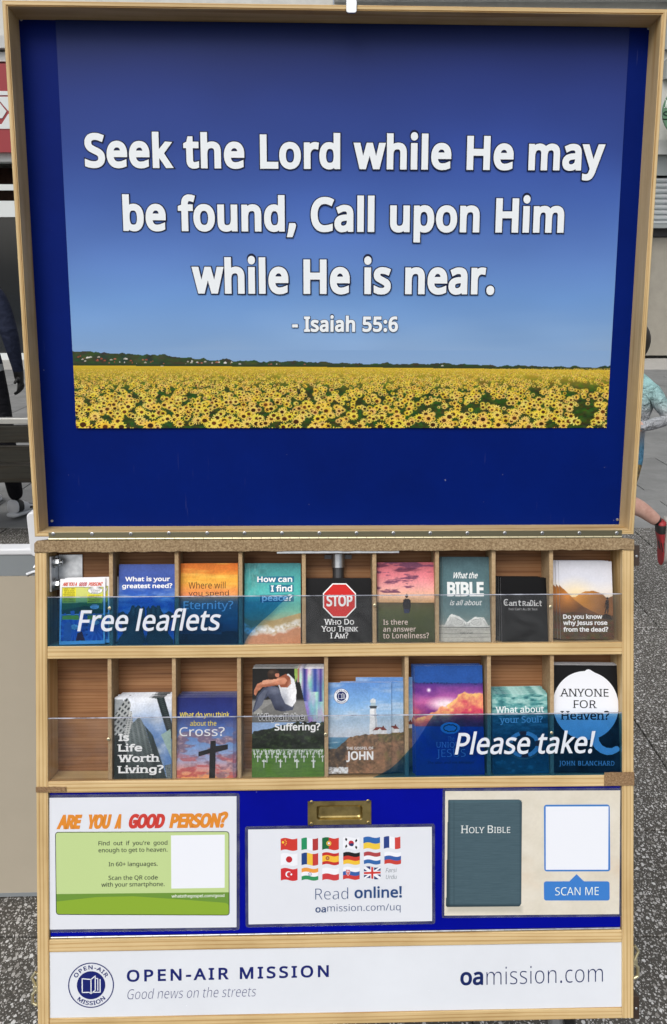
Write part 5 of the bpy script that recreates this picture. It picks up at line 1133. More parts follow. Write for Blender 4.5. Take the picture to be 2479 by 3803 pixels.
c.poly([(178, 320), (200, 275), (260, 250), (340, 228), (400, 225), (420, 250), (400, 275), (300, 290), (240, 298), (205, 330), (190, 360), (180, 350)], skin); c.poly([(240, 250), (330, 232), (380, 240), (300, 268), (230, 280)], (214, 156, 128))
vest = [(355, 280), (400, 205), (430, 200), (470, 240), (486, 320), (482, 400), (455, 440), (405, 415), (378, 360)]
def shade(P, cx, cy, rx, ry, col, k): m_ = c.mask(P); d_ = np.sqrt(((c.X-cx)/rx)**2+((c.Y-cy)/ry)**2); c.put(m_*np.clip(1-d_, 0, 1)*k, col)
shade(vest, 395, 390, 50, 90, (150, 156, 170), .8); shade(vest, 470, 330, 60, 130, (250, 250, 252), .8)
arm = [(178, 320), (200, 275), (260, 250), (340, 228), (400, 225), (420, 250), (400, 275), (300, 290), (240, 298), (205, 330), (190, 360), (180, 350)]
shade(arm, 320, 292, 150, 24, (120, 66, 46), .9); shade(arm, 205, 335, 30, 30, (140, 84, 62), .8); shade(arm, 400, 246, 40, 22, (226, 160, 130), .8)
leg_ = [(250, 318), (300, 288), (350, 296), (410, 390), (470, 430), (460, 462), (380, 474), (330, 460), (300, 390)]
shade(leg_, 345, 460, 90, 60, (40, 44, 60), .9); shade(leg_, 330, 320, 60, 40, (122, 128, 148), .8); shade(leg_, 300, 400, 40, 60, (46, 50, 68), .8)
c.ell(318, 202, 44, 38, (60, 46, 40)); c.ell(304, 188, 28, 20, (92, 74, 62), .9, .8); c.ell(346, 210, 16, 14, (200, 130, 106)); c.poly([(280, 225), (350, 225), (340, 240), (285, 242)], (50, 36, 30)); c.poly([(175, 480), (215, 450), (240, 470), (240, 486), (180, 492)], (150, 150, 146))
c.poly([(165, 552), (690, 546), (690, 640), (165, 640)], (150, 180, 222))
tre = np.interp(c.X, [165, 200, 260, 320, 390, 470, 560, 690], [628, 618, 604, 596, 568, 552, 548, 548])+30*(c.n(26, 22, 127)-.5); tn = c.n(24, 16, 128)
c.put(c.Y > tre, np.stack([8+76*tn**2, 16+92*tn**2, 12+52*tn**2], -1)); c.put((c.Y > 688)*np.clip(c.n(20, 30, 129)*2-.9, 0, 1)*(c.Y < 750), (20, 26, 22))
c.put(c.Y > 742, np.stack([64+26*c.n(60, 8, 131), 104+30*c.n(60, 8, 131), 40+10*tn], -1))
for row, (yy, sc, stp, off) in enumerate(((752, 5, 12, 4), (760, 7, 18, 9), (770, 9, 27, 14), (788, 13, 42, 22), (812, 17, 66, 36), (846, 21, 118, 84))):
    for k in range(-1, 48):
        x = 165+off+k*stp+(row*9) % 13
        if x > 690: break
        h = sc*2.9
        c.poly([(x-sc*.22, yy+h*.5), (x-sc*.22, yy-h*.5), (x+sc*.22, yy-h*.5), (x+sc*.22, yy+h*.5)], (232, 236, 236)); c.poly([(x-sc*.66, yy-h*.22), (x-sc*.66, yy-h*.38), (x+sc*.66, yy-h*.34), (x+sc*.66, yy-h*.18)], (224, 230, 230)); c.poly([(x+sc*.1, yy+h*.5), (x+sc*.1, yy-h*.5), (x+sc*.22, yy-h*.5), (x+sc*.22, yy+h*.5)], (140, 150, 150))
c.poly([(165, 140), (690, 140), (690, 157), (165, 163)], (244, 245, 246))
L.txt('Why all the', 205, 545, 540, 52, (236, 238, 240), 0, bold=.050); L.txt('Why all the', 208, 542, 537, 46, (12, 12, 14), .0001, bold=.022); L.txt('Suffering?', 330, 658, 610, 50, W_, bold=.028)
L.done()

# 13 lighthouse
q = ((717, 263), (1173, 260), (1172, 914), (716, 918))
L = Leaflet('lighthouse booklet titled The Gospel of John on the lower shelf', 'second lighthouse booklet, sticking out to the right behind the front one', KE, q, -.010, -.018, [(.018, .001, -.004), (.0405, .0062, -.009)], 'lighthouse booklets', 140, 200, .002)
c = L.cv; c.grad([(260, (96, 142, 206)), (400, (126, 172, 222)), (500, (166, 198, 226)), (600, (190, 206, 222)), (655, (196, 204, 216)), (658, (96, 144, 176)), (720, (70, 122, 150)), (760, (120, 150, 160))])
c.put(np.clip(c.n(180, 40, 135)*3-1.5, 0, 1)*(c.Y < 660)*.6, (222, 228, 236)); c.put(np.clip(c.n(60, 10, 136)*3-1.5, 0, 1)*(c.Y > 690)*.7, (220, 232, 236))
cl = np.interp(c.X, [700, 780, 830, 860, 920, 990, 1100, 1180], [740, 738, 690, 660, 645, 636, 632, 626])+12*(c.n(16, 16, 139)-.5); k = c.n(36, 28, 137); k2 = c.n(14, 12, 138)
c.put((c.Y > cl), np.stack([70+90*k*k2*2, 58+66*k*k2*2, 46+46*k*k2*2], -1)); c.put((c.Y > cl+18)*(c.X > 840)*np.clip(c.n(50, 60, 140)*2.6-1.0, 0, 1)*.75, (176, 128, 98)); c.put((c.Y > cl+5)*np.clip(c.n(60, 60, 141)*3-1.7, 0, 1)*(c.X > 1080)*.7, (98, 112, 54))
c.put((c.Y > cl)*(c.X < 850)*np.clip(c.n(30, 22, 142)*2-.6, 0, 1)*.8, (44, 44, 48)); c.put((c.Y > 872+20*(c.n(30, 30, 144)-.5))*(c.X < 860)*np.clip(c.n(16, 12, 143)*2.4-.4, 0, 1), (232, 236, 240))
c.poly([(1014, 632), (1020, 445), (1062, 445), (1072, 570), (1074, 632)], (232, 234, 236)); c.poly([(1050, 445), (1062, 445), (1074, 632), (1056, 632)], (190, 196, 204)); c.poly([(1014, 428), (1070, 428), (1066, 448), (1020, 448)], (70, 74, 80)); c.poly([(1024, 385), (1060, 385), (1060, 428), (1024, 428)], (170, 190, 200)); c.poly([(1022, 386), (1042, 374), (1062, 386), (1062, 406), (1022, 406)], (210, 216, 220))
c.poly([(1040, 632), (1040, 606), (1060, 586), (1120, 588), (1142, 606), (1138, 630)], (226, 228, 230)); c.poly([(1038, 608), (1060, 584), (1122, 584), (1143, 606), (1104, 606), (1090, 592), (1070, 606)], (128, 58, 52)); c.poly([(1110, 574), (1120, 574), (1120, 590), (1110, 590)], (110, 50, 46))
p = L.loc(813, 360); rL = L.loc(868, 360)[0]-p[0]
logo(L.root, p[0], p[1], rL, .0003, 0, (28, 38, 96), (244, 246, 250))
L.txt('THE GOSPEL OF', 848, 1042, 745, 19, W_, bold=.012); L.txt('JOHN', 848, 1042, 820, 62, W_, bold=.028)
L.done()

# 14 the unique
q = ((1340, 145), (1835, 137), (1842, 925), (1353, 935))
L = Leaflet('blue book with a band of purple and orange clouds, titled The Unique Jesus', 'copy behind the blue cloud band book, only its edge showing', KE, q, -.007, -.022, stack(4, dz=-.003, dx=-.0009, dy=.0006, seed=9), 'blue cloud band books', 140, 200)
c = L.cv; c.grad([(137, (38, 82, 158)), (265, (40, 84, 160)), (270, (60, 60, 130)), (300, (128, 70, 150)), (400, (190, 100, 160)), (480, (196, 90, 120)), (560, (170, 70, 90)), (580, (90, 50, 90)), (584, (30, 76, 160)), (935, (26, 64, 150))])
band = (c.Y > 268+6*(c.n(12, 8, 151)-.5)) & (c.Y < 580)
c.put(band*np.clip(c.n(120, 80, 152)*2.4-.8, 0, 1)*.8, (90, 44, 130)); c.put(band*np.clip(1-np.hypot((c.X-1560)/150, (c.Y-420)/60), 0, 1)*1.3, (246, 226, 236))
cn = c.n(64, 50, 153, 5, .55); lump = c.n(26, 22, 154, 3)
mass = np.interp(c.X, [1340, 1420, 1500, 1560, 1620, 1700, 1760, 1842], [520, 500, 470, 440, 390, 330, 350, 340])+70*(cn-.5)
cm_ = np.clip((c.Y-mass)/9, 0, 1)*band
lit_ = np.clip(.95-(c.Y-mass)/170+.9*(lump-.5), 0, 1)[..., None]
c.put(cm_*.95, (1-lit_)*np.array([206, 62, 96])+lit_*np.array([250, 200, 120]))
c.put(band*np.clip((c.Y-480)/60, 0, 1)*np.clip(c.n(60, 30, 155)*2.2-.6, 0, 1)*.85, (150, 52, 70)); c.put(band*np.clip((c.Y-530)/50, 0, 1)*.5, (70, 40, 90)); c.ell(1445, 320, 20, 20, (255, 240, 255), .9)
c.put(((c.Y > 262) & (c.Y < 276))*np.clip(c.n(9, 5, 156)*4-2, 0, 1), (24, 34, 70))
L.shape(ell(1598, 593, 70, 42), (92, 172, 226))
for k in range(3): L.mb((20, 60, 60)).add([(*L.loc(1598+(44+j*7)*math.cos(a*.2618+k), 593+(22+j*5)*math.sin(a*.2618+k)+4*math.sin(a*2.2+k)), .0005+k*.00005) for a in range(24) for j in (0, 1)], [(2*a, 2*a+1, (2*a+3) % 48, (2*a+2) % 48) for a in range(24)])
lb = (170, 190, 226)
L.txt('The', 1582, 1626, 683, 28, lb, bold=-.012, serif=True); L.txt('UNIQUE', 1500, 1696, 733, 38, lb, bold=-.006, serif=True); L.txt('JESUS', 1500, 1706, 800, 52, lb, bold=-.014, serif=True); L.txt('The Man and His Message', 1430, 1770, 852, 18, (16, 28, 76), bold=.006, shear=.3)
L.done()

# 15 soul
q = ((437, 345), (835, 340), (855, 920), (455, 925))
L = Leaflet('green water leaflet with a lifebelt, What about your Soul', 'green water leaflet stacked behind the front one, only its top edge showing', KF, q, -.007, -.014, stack(6, dz=-.0034, dx=-.0005, dy=.0012, seed=11), 'green water lifebelt leaflets')
c = L.cv; c.grad([(340, (120, 176, 170)), (420, (84, 150, 150)), (560, (58, 118, 128)), (700, (36, 84, 98)), (925, (26, 96, 106))])
wv = c.n(46, 15, 161, 4)+.0; c.put(np.clip((wv-.48)*5, 0, 1)*np.clip((700-c.Y)/300, 0.1, 1)*.7, (186, 220, 214)); c.put(np.clip((.46-wv)*5, 0, 1)*.6, (20, 72, 84)); c.put(np.clip(c.n(40, 30, 163)*3-1.7, 0, 1)*(c.Y > 820)*.7, (120, 190, 190))
d = np.hypot((c.X-672)/116, (c.Y-710)/94); an = np.arctan2((c.Y-710)/94, (c.X-672)/116); rg = (d < 1) & (d > .72)
c.put(rg, (196, 214, 226)); c.put(rg & (np.abs(((an*2/math.pi+.55) % 1)-.5) < .16), (120, 44, 50)); c.put((d <= .72), (18, 58, 74)); c.put((np.abs(d-1.1) < .02) & (c.Y > 690), (170, 150, 110))
L.txt('What about', 468, 814, 484, 46, (236, 244, 244), bold=.012, serif=True); L.txt('your Soul?', 498, 806, 556, 46, (236, 244, 246), bold=.008, serif=True)
L.done()

# 16 heaven
q = ((890, 130), (1368, 130), (1370, 905), (890, 912))
L = Leaflet('black book with a big white speech bubble, Anyone for Heaven', 'copy behind the black speech bubble book, only its edge showing', KF, q, -.007, -.022, stack(4, dz=-.003, dx=-.0003, dy=.0007, seed=13), 'black speech bubble books', 120, 190, .0016)
c = L.cv; c.grad([(130, (24, 24, 26)), (910, (18, 19, 22))]); c.put(c.Y < 134, (240, 240, 244))
P = [(1126, 176), (1133, 168), (1150, 163), (1165, 168), (1180, 178)]
P += ell(1126, 425, 237, 248, 60, -72, 70)
P += [(1216, 655), (1218, 680), (1240, 712), (1270, 728), (1310, 730), (1335, 716), (1352, 716), (1364, 730), (1362, 748), (1345, 760), (1310, 776), (1270, 780), (1225, 764), (1190, 738), (1166, 700), (1156, 672)]
P += ell(1126, 425, 237, 248, 60, 84, 262)
P = [(max(891.5, x), y) for x, y in P]
L.shape(P, (240, 243, 250))
L.txt('ANYONE', 946, 1292, 362, 56, (22, 24, 30), .0001, bold=.002, serif=True); L.txt('FOR', 1040, 1200, 445, 56, (22, 24, 30), .0001, bold=.002, serif=True); L.txt('Heaven?', 950, 1296, 530, 62, (22, 24, 30), .0001, bold=.018, serif=True); L.txt('JOHN BLANCHARD', 928, 1325, 859, 32, (225, 230, 240), bold=.006, serif=True, track=.06)
L.done()

# ================================================================== laminated sheets on the blue flap
class Sheet:
    def __init__(s, K, quad, lam, label, paper=PAPER):
        s.K = K; z = -0.0034
        P = [(K[1]+x*K[0], K[2]+y*K[0]) for x, y in quad]; q = [CASE.at(*p, z) for p in P]
        s.o = ((q[0][0]+q[3][0])/2, (q[2][1]+q[3][1])/2); s.w = (q[1][0]+q[2][0])/2-s.o[0]; s.h = (q[0][1]+q[1][1])/2-s.o[1]
        rz = math.atan2(((q[1][1]-q[0][1])+(q[2][1]-q[3][1]))/2, s.w); s.rz = rz
        s.M = CASE.M @ Matrix.Translation((*s.o, z)) @ Matrix.Rotation(rz*.8, 4, 'Z')
        s.root = empty('laminated_sheet', s.M, label, 'sign', 'laminated sheets on the blue flap')
        s.cv = Canvas(quad, 4, 4); s.lv = 0; s.inks = {}
        m = MB(); m.box(0, s.w, 0, s.h, 0, .0003); m.build('paper', paper, s.root)
        m = MB(); a = lam
        m.prism(rrect(-a, -a, s.w+a, s.h+a, a*.9, 4), -.0003, -.00005); m.build('laminate_margin', LAMINATE, s.root)
    def loc(s, x, y):
        a, t = s.cv.st(x, y); return a*s.w, (1-t)*s.h
    mb = Leaflet.mb
    def txt(s, words, x0, x1, yb, cap, rgb, z=0.0, **k):
        p0, p1 = s.loc(x0, yb), s.loc(x1, yb); c = s.loc(x0, yb-cap)[1]-p0[1]; sh = k.get('shear', 0); s.lv += 1
        text(s.mb(rgb), words, p0[0], p1[0]-max(0, sh)*c, p0[1], c, .0006+z+s.lv*.000004, 0, **k)
    def shape(s, pts, rgb, z=0.0):
        s.lv += 1; s.mb(rgb).poly([s.loc(*p) for p in pts], .0004+z+s.lv*.000004)
    def done(s, nm='print'):
        for rgb, m in s.inks.items(): m.build(nm, ink(*rgb), s.root)
K1 = (.5158, 100, 2880)
s = Sheet(K1, ((165, 155), (1510, 153), (1507, 1088), (157, 1112)), .0045, 'laminated sheet with green panel asking Are You a Good Person, on the blue flap')
for wd, a, b_, rgb in (('ARE', 216, 400, (226, 142, 52)), ('YOU', 428, 612, (226, 142, 52)), ('A', 628, 694, (226, 142, 52)), ('GOOD', 724, 1002, (206, 66, 58)), ('PERSON?', 1022, 1452, (226, 142, 52))): s.txt(wd, a, b_, 382-(a-216)*.006, 104, rgb, bold=.052, shear=.20)
s.shape(rrect(204, 402, 1457, 1004, 22), (18, 34, 24)); s.shape(rrect(209, 407, 1452, 999, 18), (194, 216, 150)); 
s.shape([(209, 853), (1452, 838), (1452, 980), (1446, 994), (1432, 999), (227, 999), (214, 993), (209, 981)], (110, 150, 62)); s.shape([(209, 908), (500, 874), (760, 868), (1100, 890), (1380, 910), (1430, 914), (1448, 926), (1452, 944), (1452, 980), (1446, 994), (1432, 999), (227, 999), (214, 993), (209, 981)], (140, 174, 56), .00003)
s.shape([(1036, 430), (1424, 426), (1422, 806), (1036, 812)], (238, 242, 250))
dk = (58, 66, 62)
for wd, a, b_, y in (('Find  out  if  you\'re  good', 514, 1010, 500), ('enough to get to heaven.', 514, 1010, 550), ('In 60+ languages.', 586, 938, 651), ('Scan the QR code', 584, 938, 750), ('with your smartphone.', 532, 988, 799)): s.txt(wd, a, b_, y, 30, dk, .0001, bold=.006)
s.txt('whatsthegospel.com/good', 1038, 1420, 876, 21, (240, 246, 234), .0001, bold=.012)
s.done()
K2 = (.5158, 850, 2880)
s = Sheet(K2, ((142, 392), (1465, 372), (1465, 1050), (142, 1075)), .0045, 'laminated sheet of small national flags reading Read online, under the brass handle')
def flag(x, y, w, h, cols, vert=False, marks=()):
    wv = lambda t: -6*math.sin(t*2*math.pi)+h*(-.05)*(t-.5)
    n = len(cols); N = 12
    for i, col in enumerate(cols):
        if vert: t0, t1, a, b_ = i/n, (i+1)/n, 0, 1
        else: t0, t1, a, b_ = 0, 1, i/n, (i+1)/n
        P = [(x+w*(t0+(t1-t0)*k/N), y+h*a+wv(t0+(t1-t0)*k/N)) for k in range(N+1)]+[(x+w*(t1-(t1-t0)*k/N), y+h*b_+wv(t1-(t1-t0)*k/N)) for k in range(N+1)]
        s.shape(P, col)
    for (fx, fy, rx, col) in marks:
        if isinstance(rx, (int, float)): s.shape(ell(x+w*fx, y+h*fy+wv(fx), rx, n=14), col, .00012)
        else: s.shape([(x+w*(fx+px_), y+h*(fy+py_)+wv(fx+px_)) for px_, py_ in rx], col, .00012)
RD, BU, YE, GR, WH, BK = (206, 62, 54), (54, 92, 160), (240, 200, 66), (44, 138, 92), (240, 243, 250), (42, 42, 44)
DR = (178, 62, 62)
X_ = [375, 524, 673, 822, 970, 1117]
Y_ = [456, 564, 672]
w_, h_ = 120, 84
flag(X_[0], Y_[0], w_, h_, [RD], marks=[(.14, .36, 9, YE), (.27, .2, 4, YE), (.33, .32, 4, YE), (.33, .48, 4, YE), (.27, .6, 4, YE)]); flag(X_[1], Y_[0]-2, w_, h_, [(44, 146, 100), WH, DR], True); flag(X_[2], Y_[0]-5, w_, h_, [(36, 106, 66), (36, 106, 66), RD, RD, RD], True, [(.4, .5, 18, (232, 206, 80)), (.4, .5, 12, (200, 60, 50)), (.4, .5, 8, WH)])
flag(X_[3], Y_[0]-8, w_, h_, [WH], marks=[(.5, .5, 20, (196, 52, 62)), (.5, .5, [(-.165, .02), (-.08, .06), (0, .0), (.08, -.05), (.165, .02), (.11, .2), (0, .25), (-.11, .2)], (46, 62, 110))]+[(fx, fy, [(-.07, -.02), (.03, -.16), (.07, .02), (-.03, .16)] if (fx < .5) == (fy > .5) else [(-.07, .02), (-.03, -.16), (.07, -.02), (.03, .16)], BK) for fx, fy in ((.2, .22), (.8, .22), (.2, .8), (.8, .8))])
flag(X_[4], Y_[0]-10, w_, h_, [(52, 104, 176), (238, 202, 72)]); flag(X_[5], Y_[0]-13, w_, h_, [(48, 70, 136), WH, (206, 72, 68)], True)
flag(X_[0], Y_[1], w_, h_, [WH], marks=[(.5, .5, 23, (190, 44, 52))]); flag(X_[1], Y_[1]-2, w_, h_, [(40, 70, 130), (240, 198, 70), (196, 66, 60)], True); flag(X_[2], Y_[1]-5, w_, h_, [(196, 54, 50), (242, 192, 66), (242, 192, 66), (196, 54, 50)], False, [(.32, .5, 14, (170, 90, 60)), (.32, .5, 7, (206, 160, 90))])
flag(X_[3]+2, Y_[1]-8, w_, h_, [(36, 36, 38), (206, 66, 56), (240, 196, 64)]); flag(X_[4]+3, Y_[1]-10, w_, h_, [(176, 72, 76), WH, (54, 104, 172)]); flag(X_[5]+4, Y_[1]-10, w_, h_, [WH, (58, 96, 170), (202, 70, 62)])
flag(X_[0], Y_[2], w_, h_, [(206, 52, 56)], marks=[(.46, .5, 22, WH), (.51, .5, 18, (206, 52, 56)), (.63, .45, 7, WH)]); flag(X_[1], Y_[2]-2, w_, h_, [(236, 156, 68), WH, (52, 146, 94)], False, [(.5, .5, 13, (70, 96, 160)), (.5, .5, 10, WH), (.5, .5, 4, (70, 96, 160))]); flag(X_[2], Y_[2]-3, w_, h_, [WH, (204, 66, 70)])
flag(X_[3], Y_[2]-8, w_, h_, [WH, (56, 96, 168), (204, 66, 62)], False, [(.3, .45, [(-.13, -.25), (.13, -.25), (.12, .1), (0, .32), (-.12, .1)], WH), (.3, .45, [(-.11, -.22), (.11, -.22), (.1, .08), (0, .28), (-.1, .08)], (206, 62, 58)), (.3, .42, [(-.015, -.16), (.015, -.16), (.015, .16), (-.015, .16)], WH), (.3, .42, [(-.06, -.07), (.06, -.07), (.06, -.02), (-.06, -.02)], WH)])
flag(X_[4]+3, Y_[2]-12, w_, h_, [(40, 56, 110)], False, [(.5, .5, [(-.5, -.5), (-.38, -.5), (.5, .38), (.5, .5), (.38, .5), (-.5, -.38)], WH), (.5, .5, [(.5, -.5), (.38, -.5), (-.5, .38), (-.5, .5), (-.38, .5), (.5, -.38)], WH), (.5, .5, [(-.5, -.16), (.5, -.16), (.5, .16), (-.5, .16)], WH), (.5, .5, [(-.11, -.5), (.11, -.5), (.11, .5), (-.11, .5)], WH), (.5, .5, [(-.5, -.09), (.5, -.09), (.5, .09), (-.5, .09)], RD), (.5, .5, [(-.065, -.5), (.065, -.5), (.065, .5), (-.065, .5)], RD)])
s.txt('Farsi', 1130, 1210, 698, 30, (104, 118, 130), bold=-.008, shear=.18); s.txt('Urdu', 1130, 1212, 746, 30, (104, 118, 130), bold=-.008, shear=.18)
bl_ = (52, 78, 124)
s.txt('Read', 622, 858, 894, 78, bl_, bold=-.014); s.txt('online!', 904, 1246, 885, 78, (44, 76, 128), bold=.022)
s.txt('oa', 622, 698, 988, 48, bl_, bold=.02); s.txt('mission.com/uq', 708, 1236, 980, 48, bl_, bold=-.008)
s.done()
K3 = (.5667, 1600, 2880)
q3 = ((93, 97), (1245, 97), (1230, 905), (88, 915))
s = Sheet(K3, q3, .0038, 'laminated parchment coloured sheet picturing a slate Holy Bible and a SCAN ME button')
c = Canvas(q3, 330, 240); nn = c.n(120, 90, 171); n2 = c.n(14, 12, 175)
c.C = np.stack([214+12*nn, 208+12*nn, 192+14*nn], -1)-8*(n2-.5)[..., None]
c.put(.32*np.clip(c.n(160, 120, 173)*2.6-1.0, 0, 1)*np.clip(1-np.abs(c.Y-600)/240, 0, 1), (214, 182, 150)); c.put(.25*np.clip(c.n(90, 70, 174)*2-.8, 0, 1), (232, 230, 222))
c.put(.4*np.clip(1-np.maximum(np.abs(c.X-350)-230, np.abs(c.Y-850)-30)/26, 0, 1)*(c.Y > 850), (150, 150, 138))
bk = rrect(0, 0, 1, 1, .02, 5)
Pb = [(112, 160), (118, 152), (575, 152), (592, 160), (598, 180), (588, 835), (582, 850), (568, 856), (104, 858), (98, 852)]
m_ = c.mask(Pb); tx = c.n(60, 3, 176, 3)
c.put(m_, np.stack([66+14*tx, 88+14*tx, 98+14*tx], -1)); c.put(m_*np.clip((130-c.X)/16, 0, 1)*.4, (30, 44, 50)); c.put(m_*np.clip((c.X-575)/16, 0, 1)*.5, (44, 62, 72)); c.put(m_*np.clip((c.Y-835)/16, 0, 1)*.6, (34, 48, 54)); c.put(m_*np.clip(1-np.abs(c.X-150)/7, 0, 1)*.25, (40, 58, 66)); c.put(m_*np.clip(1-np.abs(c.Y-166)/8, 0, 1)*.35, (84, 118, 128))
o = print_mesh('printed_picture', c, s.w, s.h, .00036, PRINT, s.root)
s.lv = 10
s.txt('Holy Bible', 200, 518, 372, 50, (226, 232, 232), .0001, bold=.0, serif=True, smallcaps=True)
bb_ = (64, 128, 206)
s.shape(rrect(740, 188, 1174, 625, 18), bb_); s.shape([(752, 200), (1166, 200), (1160, 614), (750, 614)], (238, 242, 250), .00005)
s.shape(rrect(737, 690, 1168, 816, 16), bb_); s.shape([(902, 692), (952, 643), (1002, 692)], bb_)
s.txt('SCAN ME', 810, 1096, 781, 52, (236, 246, 240), .0001, bold=-.004)
s.done()
# ================================================================== the street
def ground_mats():
    a = mat('exposed_aggregate', (0.1, 0.1, 0.095), 0.75, spec=0.3)
    N, L, p = nodes(a)
    v = texco(a, (1, 1, 1))
    c = ramp(a, noise(a, v, 240, 3, 0.7), [(0.3, (0.050, 0.047, 0.041)), (0.7, (0.115, 0.108, 0.095))])
    hgt = None
    for sc, keep, size, loc in ((150, .40, .38, (.31, .17, 0)), (82, .50, .40, (0, 0, 0))):
        wv = N.new('ShaderNodeVectorMath'); wv.operation = 'ADD'
        nz = N.new('ShaderNodeTexNoise'); nz.inputs['Scale'].default_value = sc*1.3; nz.inputs['Detail'].default_value = 1
        vv = texco(a, (1, 0.8, 1), loc=loc); L.new(vv, nz.inputs['Vector'])
        ms = N.new('ShaderNodeVectorMath'); ms.operation = 'SCALE'; ms.inputs['Scale'].default_value = .7/sc
        L.new(nz.outputs['Color'], ms.inputs[0]); L.new(vv, wv.inputs[0]); L.new(ms.outputs[0], wv.inputs[1])
        vo = N.new('ShaderNodeTexVoronoi'); vo.inputs['Scale'].default_value = sc; vo.voronoi_dimensions = '2D'; L.new(wv.outputs[0], vo.inputs['Vector'])
        sep = N.new('ShaderNodeSeparateColor'); L.new(vo.outputs['Color'], sep.inputs[0])
        th = N.new('ShaderNodeMapRange'); th.inputs[1].default_value = 1-keep; th.inputs[2].default_value = 1; th.inputs[3].default_value = .14; th.inputs[4].default_value = size
        L.new(sep.outputs[0], th.inputs[0])
        lt = N.new('ShaderNodeMath'); lt.operation = 'LESS_THAN'; L.new(vo.outputs['Distance'], lt.inputs[0]); L.new(th.outputs[0], lt.inputs[1])
        st_ = ramp(a, sep.outputs[1], [(0.0, (0.22, 0.21, 0.19)), (0.35, (0.42, 0.41, 0.39)), (1.0, (0.70, 0.70, 0.69))])
        c = mix(a, lt.outputs[0], c, st_)
    big = noise(a, v, 2.2, 4, .6)
    c = mix(a, .7, c, ramp(a, big, [(0.3, (.52, .51, .50)), (.7, (1.0, 1.0, 1.0))]), 'MULTIPLY')
    setcol(a, c)
    s = mat('smooth_slab', (.2, .2, .2), 0.8, spec=0.3)
    v = texco(s, (1, 1, 1)); n1 = noise(s, v, 3, 5, .65); n2 = noise(s, v, 120, 2, .6)
    c = mix(s, .5, ramp(s, n1, [(.3, (.175, .18, .178)), (.7, (.26, .265, .262))]), ramp(s, n2, [(.3, (.8, .8, .8)), (.7, (1.1, 1.1, 1.1))]), 'MULTIPLY')
    N, L, p = nodes(s)
    at = N.new('ShaderNodeAttribute'); at.attribute_name = 'Print'
    setcol(s, mix(s, 1.0, c, at.outputs['Color'], 'MULTIPLY'))
    return a, s
AGG, SLAB = ground_mats()
JOINT = mat('joint_grit', (0.045, 0.043, 0.04), 0.9)
PALESTONE = painted('pale_paving', (0.42, 0.41, 0.385), 0.8, .08)
m = MB(); m.add([(-60, -30, -.012), (60, -30, -.012), (60, 70, -.012), (-60, 70, -.012)], [(0, 1, 2, 3)]); g = m.build('ground', JOINT); tag(g, kind='structure')
def paving(name, ys, xs_of, material, gap, tone=0.0, seed=2):
    r = random.Random(seed); m = MB(); tones = []
    for i in range(len(ys)-1):
        xs = xs_of(i)
        for a, b_ in zip(xs[:-1], xs[1:]):
            dz = r.uniform(-.0012, .0012); t = 1+r.uniform(-tone, tone)
            x0, x1, y0, y1 = a+gap/2, b_-gap/2, ys[i]+gap/2, ys[i+1]-gap/2
            m.add([(x0, y0, -.011), (x1, y0, -.011), (x1, y1, -.011), (x0, y1, -.011), (x0, y0, dz-.002), (x1, y0, dz-.002), (x1, y1, dz-.002), (x0, y1, dz-.002),
                   (x0+.002, y0+.002, dz), (x1-.002, y0+.002, dz), (x1-.002, y1-.002, dz), (x0+.002, y1-.002, dz)],
                  [(0, 1, 5, 4), (1, 2, 6, 5), (2, 3, 7, 6), (3, 0, 4, 7), (4, 5, 9, 8), (5, 6, 10, 9), (6, 7, 11, 10), (7, 4, 8, 11), (8, 9, 10, 11)])
            tones += [t]*12
    o = m.build(name, material)
    at = o.data.color_attributes.new('Print', 'FLOAT_COLOR', 'POINT')
    at.data.foreach_set('color', np.repeat(np.array(tones, np.float32), 4))
    return tag(o, kind='structure')
near_y = [-.6, -.2, .2, .62, 1.05, 1.655, 2.06, 2.67, 3.07, 3.48, 4.05, 4.55, 5.04]
off = [.31, 0, .405, .3, .31, .31, .31, .31, .1, .716, .31, .31]
paving('pavement', near_y, lambda i: [off[i % 12]+.81*k for k in range(-7, 8)], AGG, .006)
far_y = [5.04, 5.38, 5.69, 6.0, 6.5, 7.1, 7.76, 8.7, 9.5, 10.3, 11.2, 12.1, 13.0, 13.9]
paving('pavement', far_y, lambda i: [(.52 if i % 2 else 1.02)+.95*k-1.0 for k in range(-14, 16)], SLAB, .009, .07)
paving('pavement', [13.9, 14.7, 15.5, 16.3], lambda i: [.3*(i % 2)+1.2*k for k in range(-14, 15)], PALESTONE, .008)
def hz(py, D, ): return EYE - D*math.tan(PITCH + math.atan((py-PH/2)/PF))
def hx(px, py, D):
    a = math.atan((py-PH/2)/PF); z = D/math.cos(PITCH+a)*math.cos(a)
    return (px-PW/2)/PF*z

# --- shop fronts across the square
DB = 15.5
def slabbox(mb, x0, x1, z0, z1, y0, y1, mi=0): mb.box(x0, x1, y0, y1, z0, z1, mi)
RED = mat('red_fascia', lin((150, 50, 56)), .4); PALE = painted('pale_render', (.60, .60, .57), .8, .08); GREYM = mat('grey_metal', (.32, .35, .35), .45, .3)
DGLASS = mat('dark_shop_glass', (.012, .015, .018), .06, spec=.8); BROWNI = painted('brown_interior', (.04, .018, .012), .7, .5); WHITEP = mat('white_frame', (.66, .70, .70), .5)
CREAM = painted('cream_hoarding', (.33, .31, .265), .7, .07); SHUT = mat('shutter_steel', (.62, .65, .66), .35, .55); GREEN = mat('green_sign', lin((92, 132, 104)), .5); GREYP = painted('grey_panel', (.55, .56, .55), .6, .06); MINT = mat('mint_panel', (.45, .62, .58), .5)
shop = empty('shop_building', Matrix.Translation((-6.5, DB, 0)), 'shop with a red fascia and dark glass front behind the bench', 'building', 'shop fronts across the square')
PI_ = Matrix.Translation((6.5, -DB, 0))
